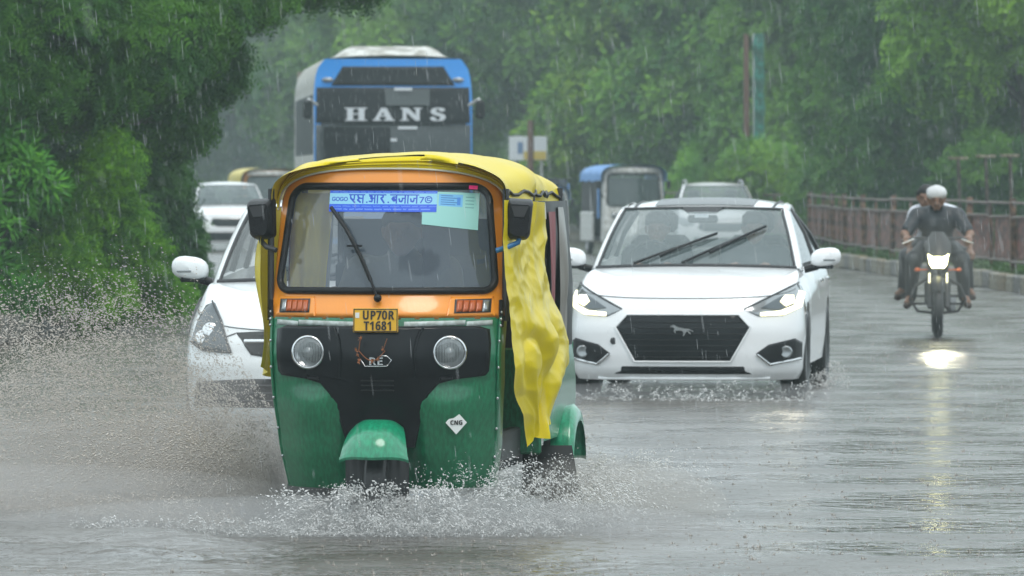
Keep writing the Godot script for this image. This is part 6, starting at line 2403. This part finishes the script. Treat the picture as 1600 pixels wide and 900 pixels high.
func build_vehicles() -> void:
	vehicle_materials()
	people_materials()
	rickshaw()
	sedan()
	hatchback()
	motorcycle()
	bus()
	far_car("white car with its headlights off coming up beside the bushes, dimmed by rain", 362, 139.0, deg_to_rad(5.0), false)
	far_car("white car with roof rails far behind the white sedan", 1127, 126.0, deg_to_rad(2.0), true)
	paint("canopy_blue", lin(0.05, 0.22, 0.55), 0.4)
	paint("canopy_yellow", lin(0.55, 0.43, 0.03), 0.4)
	paint("faded_orange", lin(0.55, 0.24, 0.07), 0.45)
	paint("cab_white", lin(0.66, 0.67, 0.66), 0.45, {"albedo_texture": M.blotch, "uv1_triplanar": true, "uv1_scale": Vector3(1.5, 1.5, 1.5)})
	small_three_wheeler("white three-wheeler with blue canvas canopy behind the white sedan", Vector3(side_at(992, 133.0), 0, -133.0), deg_to_rad(9.0), 1.88, M.cab_white, M.canopy_blue, M.cab_white)
	small_three_wheeler("orange three-wheeler with yellow canopy and white visor beyond the far white car", Vector3(side_at(425, 146.0), 0, -146.0), deg_to_rad(9.0), 1.83, M.faded_orange, M.canopy_yellow, M.cab_white)
	small_three_wheeler("three-wheeler with blue canopy mostly hidden by the yellow curtain of the near one", Vector3(side_at(846, 150.0), 0, -150.0), deg_to_rad(5.0), 1.45, M.cab_white, M.canopy_blue, M.canopy_blue)

# ---------------------------------------------------------------- rain and spray
func drop_mesh(sides: int, rings: int) -> ArrayMesh:
	var s := Shape.new()
	s.ball(Vector3.ZERO, Vector3.ONE, Transform3D(), sides, rings)
	return s.made()

# drops thrown up from a line on the road, each on its own ballistic arc, in torn sheets
func thrown(jets: int, drops: int, from: Vector3, to: Vector3, speed: Vector3, spread: Vector3, size: Vector2, late: float) -> Array:
	var out := []
	for k in jets:
		var p := from.lerp(to, rng.randf())
		var v := speed + Vector3(rng.randf_range(-1, 1) * spread.x, rng.randf_range(-1, 1) * spread.y, rng.randf_range(-1, 1) * spread.z)
		v.y = maxf(v.y, 0.15)
		var flight := 2.0 * v.y / 9.8
		var t0 := flight * pow(rng.randf(), 0.8) * late
		for j in int(drops * rng.randf_range(0.3, 1.7)):
			var w := v * (1.0 + rng.randfn() * 0.035) + any_way(rng) * 0.07
			var t := t0 + rng.randfn() * 0.045
			if t < 0.0: continue
			var q := p + w * t + Vector3(0, -4.9 * t * t, 0)
			if q.y < 0.002: continue
			var way := (w + Vector3(0, -9.8 * t, 0)).normalized()
			var r := size.x + (size.y - size.x) * pow(rng.randf(), 2.6)
			var side := way.cross(Vector3(0.3, 0.2, 1)).normalized()
			out.append(Transform3D(Basis(side * r, way * r * (1.0 + 1.8 * pow(rng.randf(), 2.0)), side.cross(way) * r), q))
	return out

func mist(at: Vector3, size: Vector3, dense: float, c: Color, roll := 0.0) -> void:
	var f := FogVolume.new()
	f.name = numbered("spray_mist")
	f.shape = RenderingServer.FOG_VOLUME_SHAPE_ELLIPSOID
	f.size = size
	f.position = at
	f.rotation.z = roll
	var m := FogMaterial.new()
	m.density = dense
	m.albedo = c
	f.material = m
	f.set_meta("kind", "stuff")
	add_child(f)
	tag(f, "fine grey spray hanging low over the flooded road", "mist", "low banks of spray")

func build_water() -> void:
	# a torn blob of water, not a ball
	var torn := Shape.new()
	torn.ball(Vector3.ZERO, Vector3(1, 1, 1), Transform3D(), 6, 4)
	for k in torn.v.size():
		var q := torn.v[k]
		torn.v[k] = q * (1.0 + 0.35 * sin(q.x * 3.1 + q.y * 4.7) * cos(q.z * 3.7 + 1.0))
	var round_drop := torn.made()
	# muddy water thrown aside by the three-wheeler and the hatchback
	var sheet := thrown(1300, 85, Vector3(-1.15, 0.02, -30.2), Vector3(-1.0, 0.02, -33.0), Vector3(-3.2, 3.2, 0.1), Vector3(1.7, 1.5, 0.7), Vector2(0.0008, 0.0034), 0.95)
	sheet.append_array(thrown(700, 64, Vector3(-1.35, 0.02, -31.0), Vector3(-3.2, 0.02, -34.5), Vector3(-1.6, 3.0, 0.3), Vector3(1.6, 1.5, 0.6), Vector2(0.0008, 0.0034), 1.0))
	sheet.append_array(thrown(650, 76, Vector3(-1.15, 0.02, -30.0), Vector3(-1.1, 0.02, -32.0), Vector3(-1.2, 1.9, 0.1), Vector3(1.1, 1.0, 0.5), Vector2(0.0009, 0.0042), 1.0))
	sheet.append_array(thrown(1400, 24, Vector3(-1.2, 0.02, -28.9), Vector3(-3.0, 0.02, -31.0), Vector3(-0.8, 0.9, 0.1), Vector3(1.1, 0.7, 0.5), Vector2(0.0009, 0.0032), 1.0))
	tag(many("muddy_spray", round_drop, M.muddy_spray, sheet, null, self), "brownish sheet of water drops thrown high beside the three-wheeler", "spray")
	# white spray in front of the wheel and under the body
	var bow := thrown(420, 60, Vector3(-0.85, 0.01, -28.75), Vector3(-0.35, 0.01, -28.8), Vector3(0.0, 1.1, 0.3), Vector3(1.6, 0.95, 0.4), Vector2(0.001, 0.0046), 0.95)
	bow.append_array(thrown(420, 50, Vector3(-0.45, 0.01, -28.85), Vector3(0.35, 0.01, -29.6), Vector3(0.9, 1.5, 0.2), Vector3(1.0, 1.0, 0.4), Vector2(0.0009, 0.0036), 1.0))
	bow.append_array(thrown(500, 30, Vector3(-1.9, 0.01, -28.5), Vector3(0.2, 0.01, -28.5), Vector3(0.0, 0.7, 0.2), Vector3(0.8, 0.6, 0.3), Vector2(0.0009, 0.0034), 1.0))
	bow.append_array(thrown(500, 26, Vector3(0.15, 0.01, -30.8), Vector3(0.4, 0.01, -31.4), Vector3(0.8, 1.2, 0.1), Vector3(0.9, 0.8, 0.4), Vector2(0.0009, 0.0038), 1.0))
	tag(many("white_spray", round_drop, M.spray, bow, null, self), "white spray bursting up round the front wheel of the three-wheeler", "spray")
	var wake := thrown(230, 14, Vector3(0.5, 0.01, -46.0), Vector3(2.15, 0.01, -45.6), Vector3(0.0, 0.9, 0.4), Vector3(0.8, 0.8, 0.4), Vector2(0.0014, 0.005), 1.0)
	wake.append_array(thrown(250, 14, Vector3(1.9, 0.01, -47.3), Vector3(2.5, 0.01, -49.8), Vector3(0.3, 1.0, 0.1), Vector3(0.6, 0.8, 0.4), Vector2(0.0014, 0.005), 1.0))
	tag(many("tyre_spray", round_drop, M.spray, wake, null, self), "fine spray kicked up by the tyres of the white sedan", "spray")
	# crowns where raindrops strike the flooded road
	var crown := Shape.new()
	for k in 7:
		var q := TAU * k / 7.0 + 0.4 * sin(k * 5.0)
		var o := Vector3(cos(q), 0, sin(q))
		var w := Vector3(-sin(q), 0, cos(q)) * 0.34
		crown.tri(o * 0.75 - w, o * 0.75 + w, o * 1.15 + Vector3(0, 0.8 + 0.5 * sin(k * 3.7), 0))
	crown.ball(Vector3(0.1, 1.35, 0), Vector3(0.15, 0.2, 0.15), Transform3D(), 6, 4)
	crown.tube([Vector3(0, 0, 0), Vector3(0.03, 0.7, 0), Vector3(0, 1.3, 0)], [0.3, 0.12, 0.05], 5)
	crown.ball(Vector3(0.9, 1.2, 0.3), Vector3(0.16, 0.16, 0.16), Transform3D(), 5, 3)
	crown.ball(Vector3(-0.8, 1.6, -0.3), Vector3(0.13, 0.13, 0.13), Transform3D(), 5, 3)
	var hits := []
	for k in 13000:
		var d := 24.0 + 50.0 * pow(rng.randf(), 1.5)
		var p := Vector3(rng.randf_range(maxf(left_edge(d), -5.0), minf(right_edge(d), 6.5)), 0.0, -d)
		var r := rng.randf_range(0.0025, 0.007) * (1.0 + pow(rng.randf(), 6.0))
		hits.append(Transform3D(Basis(Vector3.UP, rng.randf() * TAU).scaled(Vector3(r, r * rng.randf_range(0.4, 1.15), r)), p))
	tag(many("rain_splashes", crown.made(), M.splash, hits, null, self), "small crowns of water where raindrops strike the flooded road", "splashes")
	# hanging spray
	var muddy := Color(0.93, 0.915, 0.90)
	mist(Vector3(-1.9, 0.05, -31.4), Vector3(3.4, 0.8, 4.2), 0.24, muddy)
	mist(Vector3(-2.2, 0.42, -32.4), Vector3(2.2, 0.7, 2.0), 0.14, muddy, 0.35)
	mist(Vector3(-1.35, 0.25, -31.2), Vector3(0.9, 0.8, 1.4), 0.28, muddy, -0.5)
	mist(Vector3(-2.5, 0.12, -29.4), Vector3(3.2, 0.34, 1.6), 0.40, muddy)
	mist(Vector3(-0.7, 0.0, -28.7), Vector3(3.6, 0.36, 0.9), 1.2, Color(0.93, 0.93, 0.93))
	mist(Vector3(0.35, 0.02, -30.6), Vector3(1.4, 0.5, 2.2), 0.5, Color(0.92, 0.90, 0.87))
	mist(Vector3(1.25, 0.0, -46.2), Vector3(3.0, 0.26, 2.0), 0.25, Color(0.93, 0.93, 0.93))
	mist(Vector3(side_at(1466, 63.5), 0.72, -63.3), Vector3(1.0, 1.0, 0.9), 0.12, Color(0.93, 0.93, 0.9))  # mist added round the motorcycle headlamp to carry a halo
	# falling rain: slender drops through the whole street
	var long := drop_mesh(5, 4)
	var places := []
	for k in 52000:
		var d := 8.0 + 90.0 * pow(rng.randf(), 0.75)
		var p := Vector3(rng.randf_range(-9, 10), rng.randf_range(0.0, 7.5), -d)
		var tilt := Basis(Vector3.BACK, 0.10 + rng.randfn() * 0.03) * Basis(Vector3.RIGHT, rng.randfn() * 0.03)
		var l := 0.009 + 0.04 * pow(rng.randf(), 1.6)
		var w := rng.randf_range(0.00045, 0.00085)
		places.append(Transform3D(tilt.scaled_local(Vector3(w, l, w)), p))
	var rain := many("rain", long, M.rain, places, null, self)
	tag(rain, "slanting drops of heavy rain falling across the whole street", "rain")
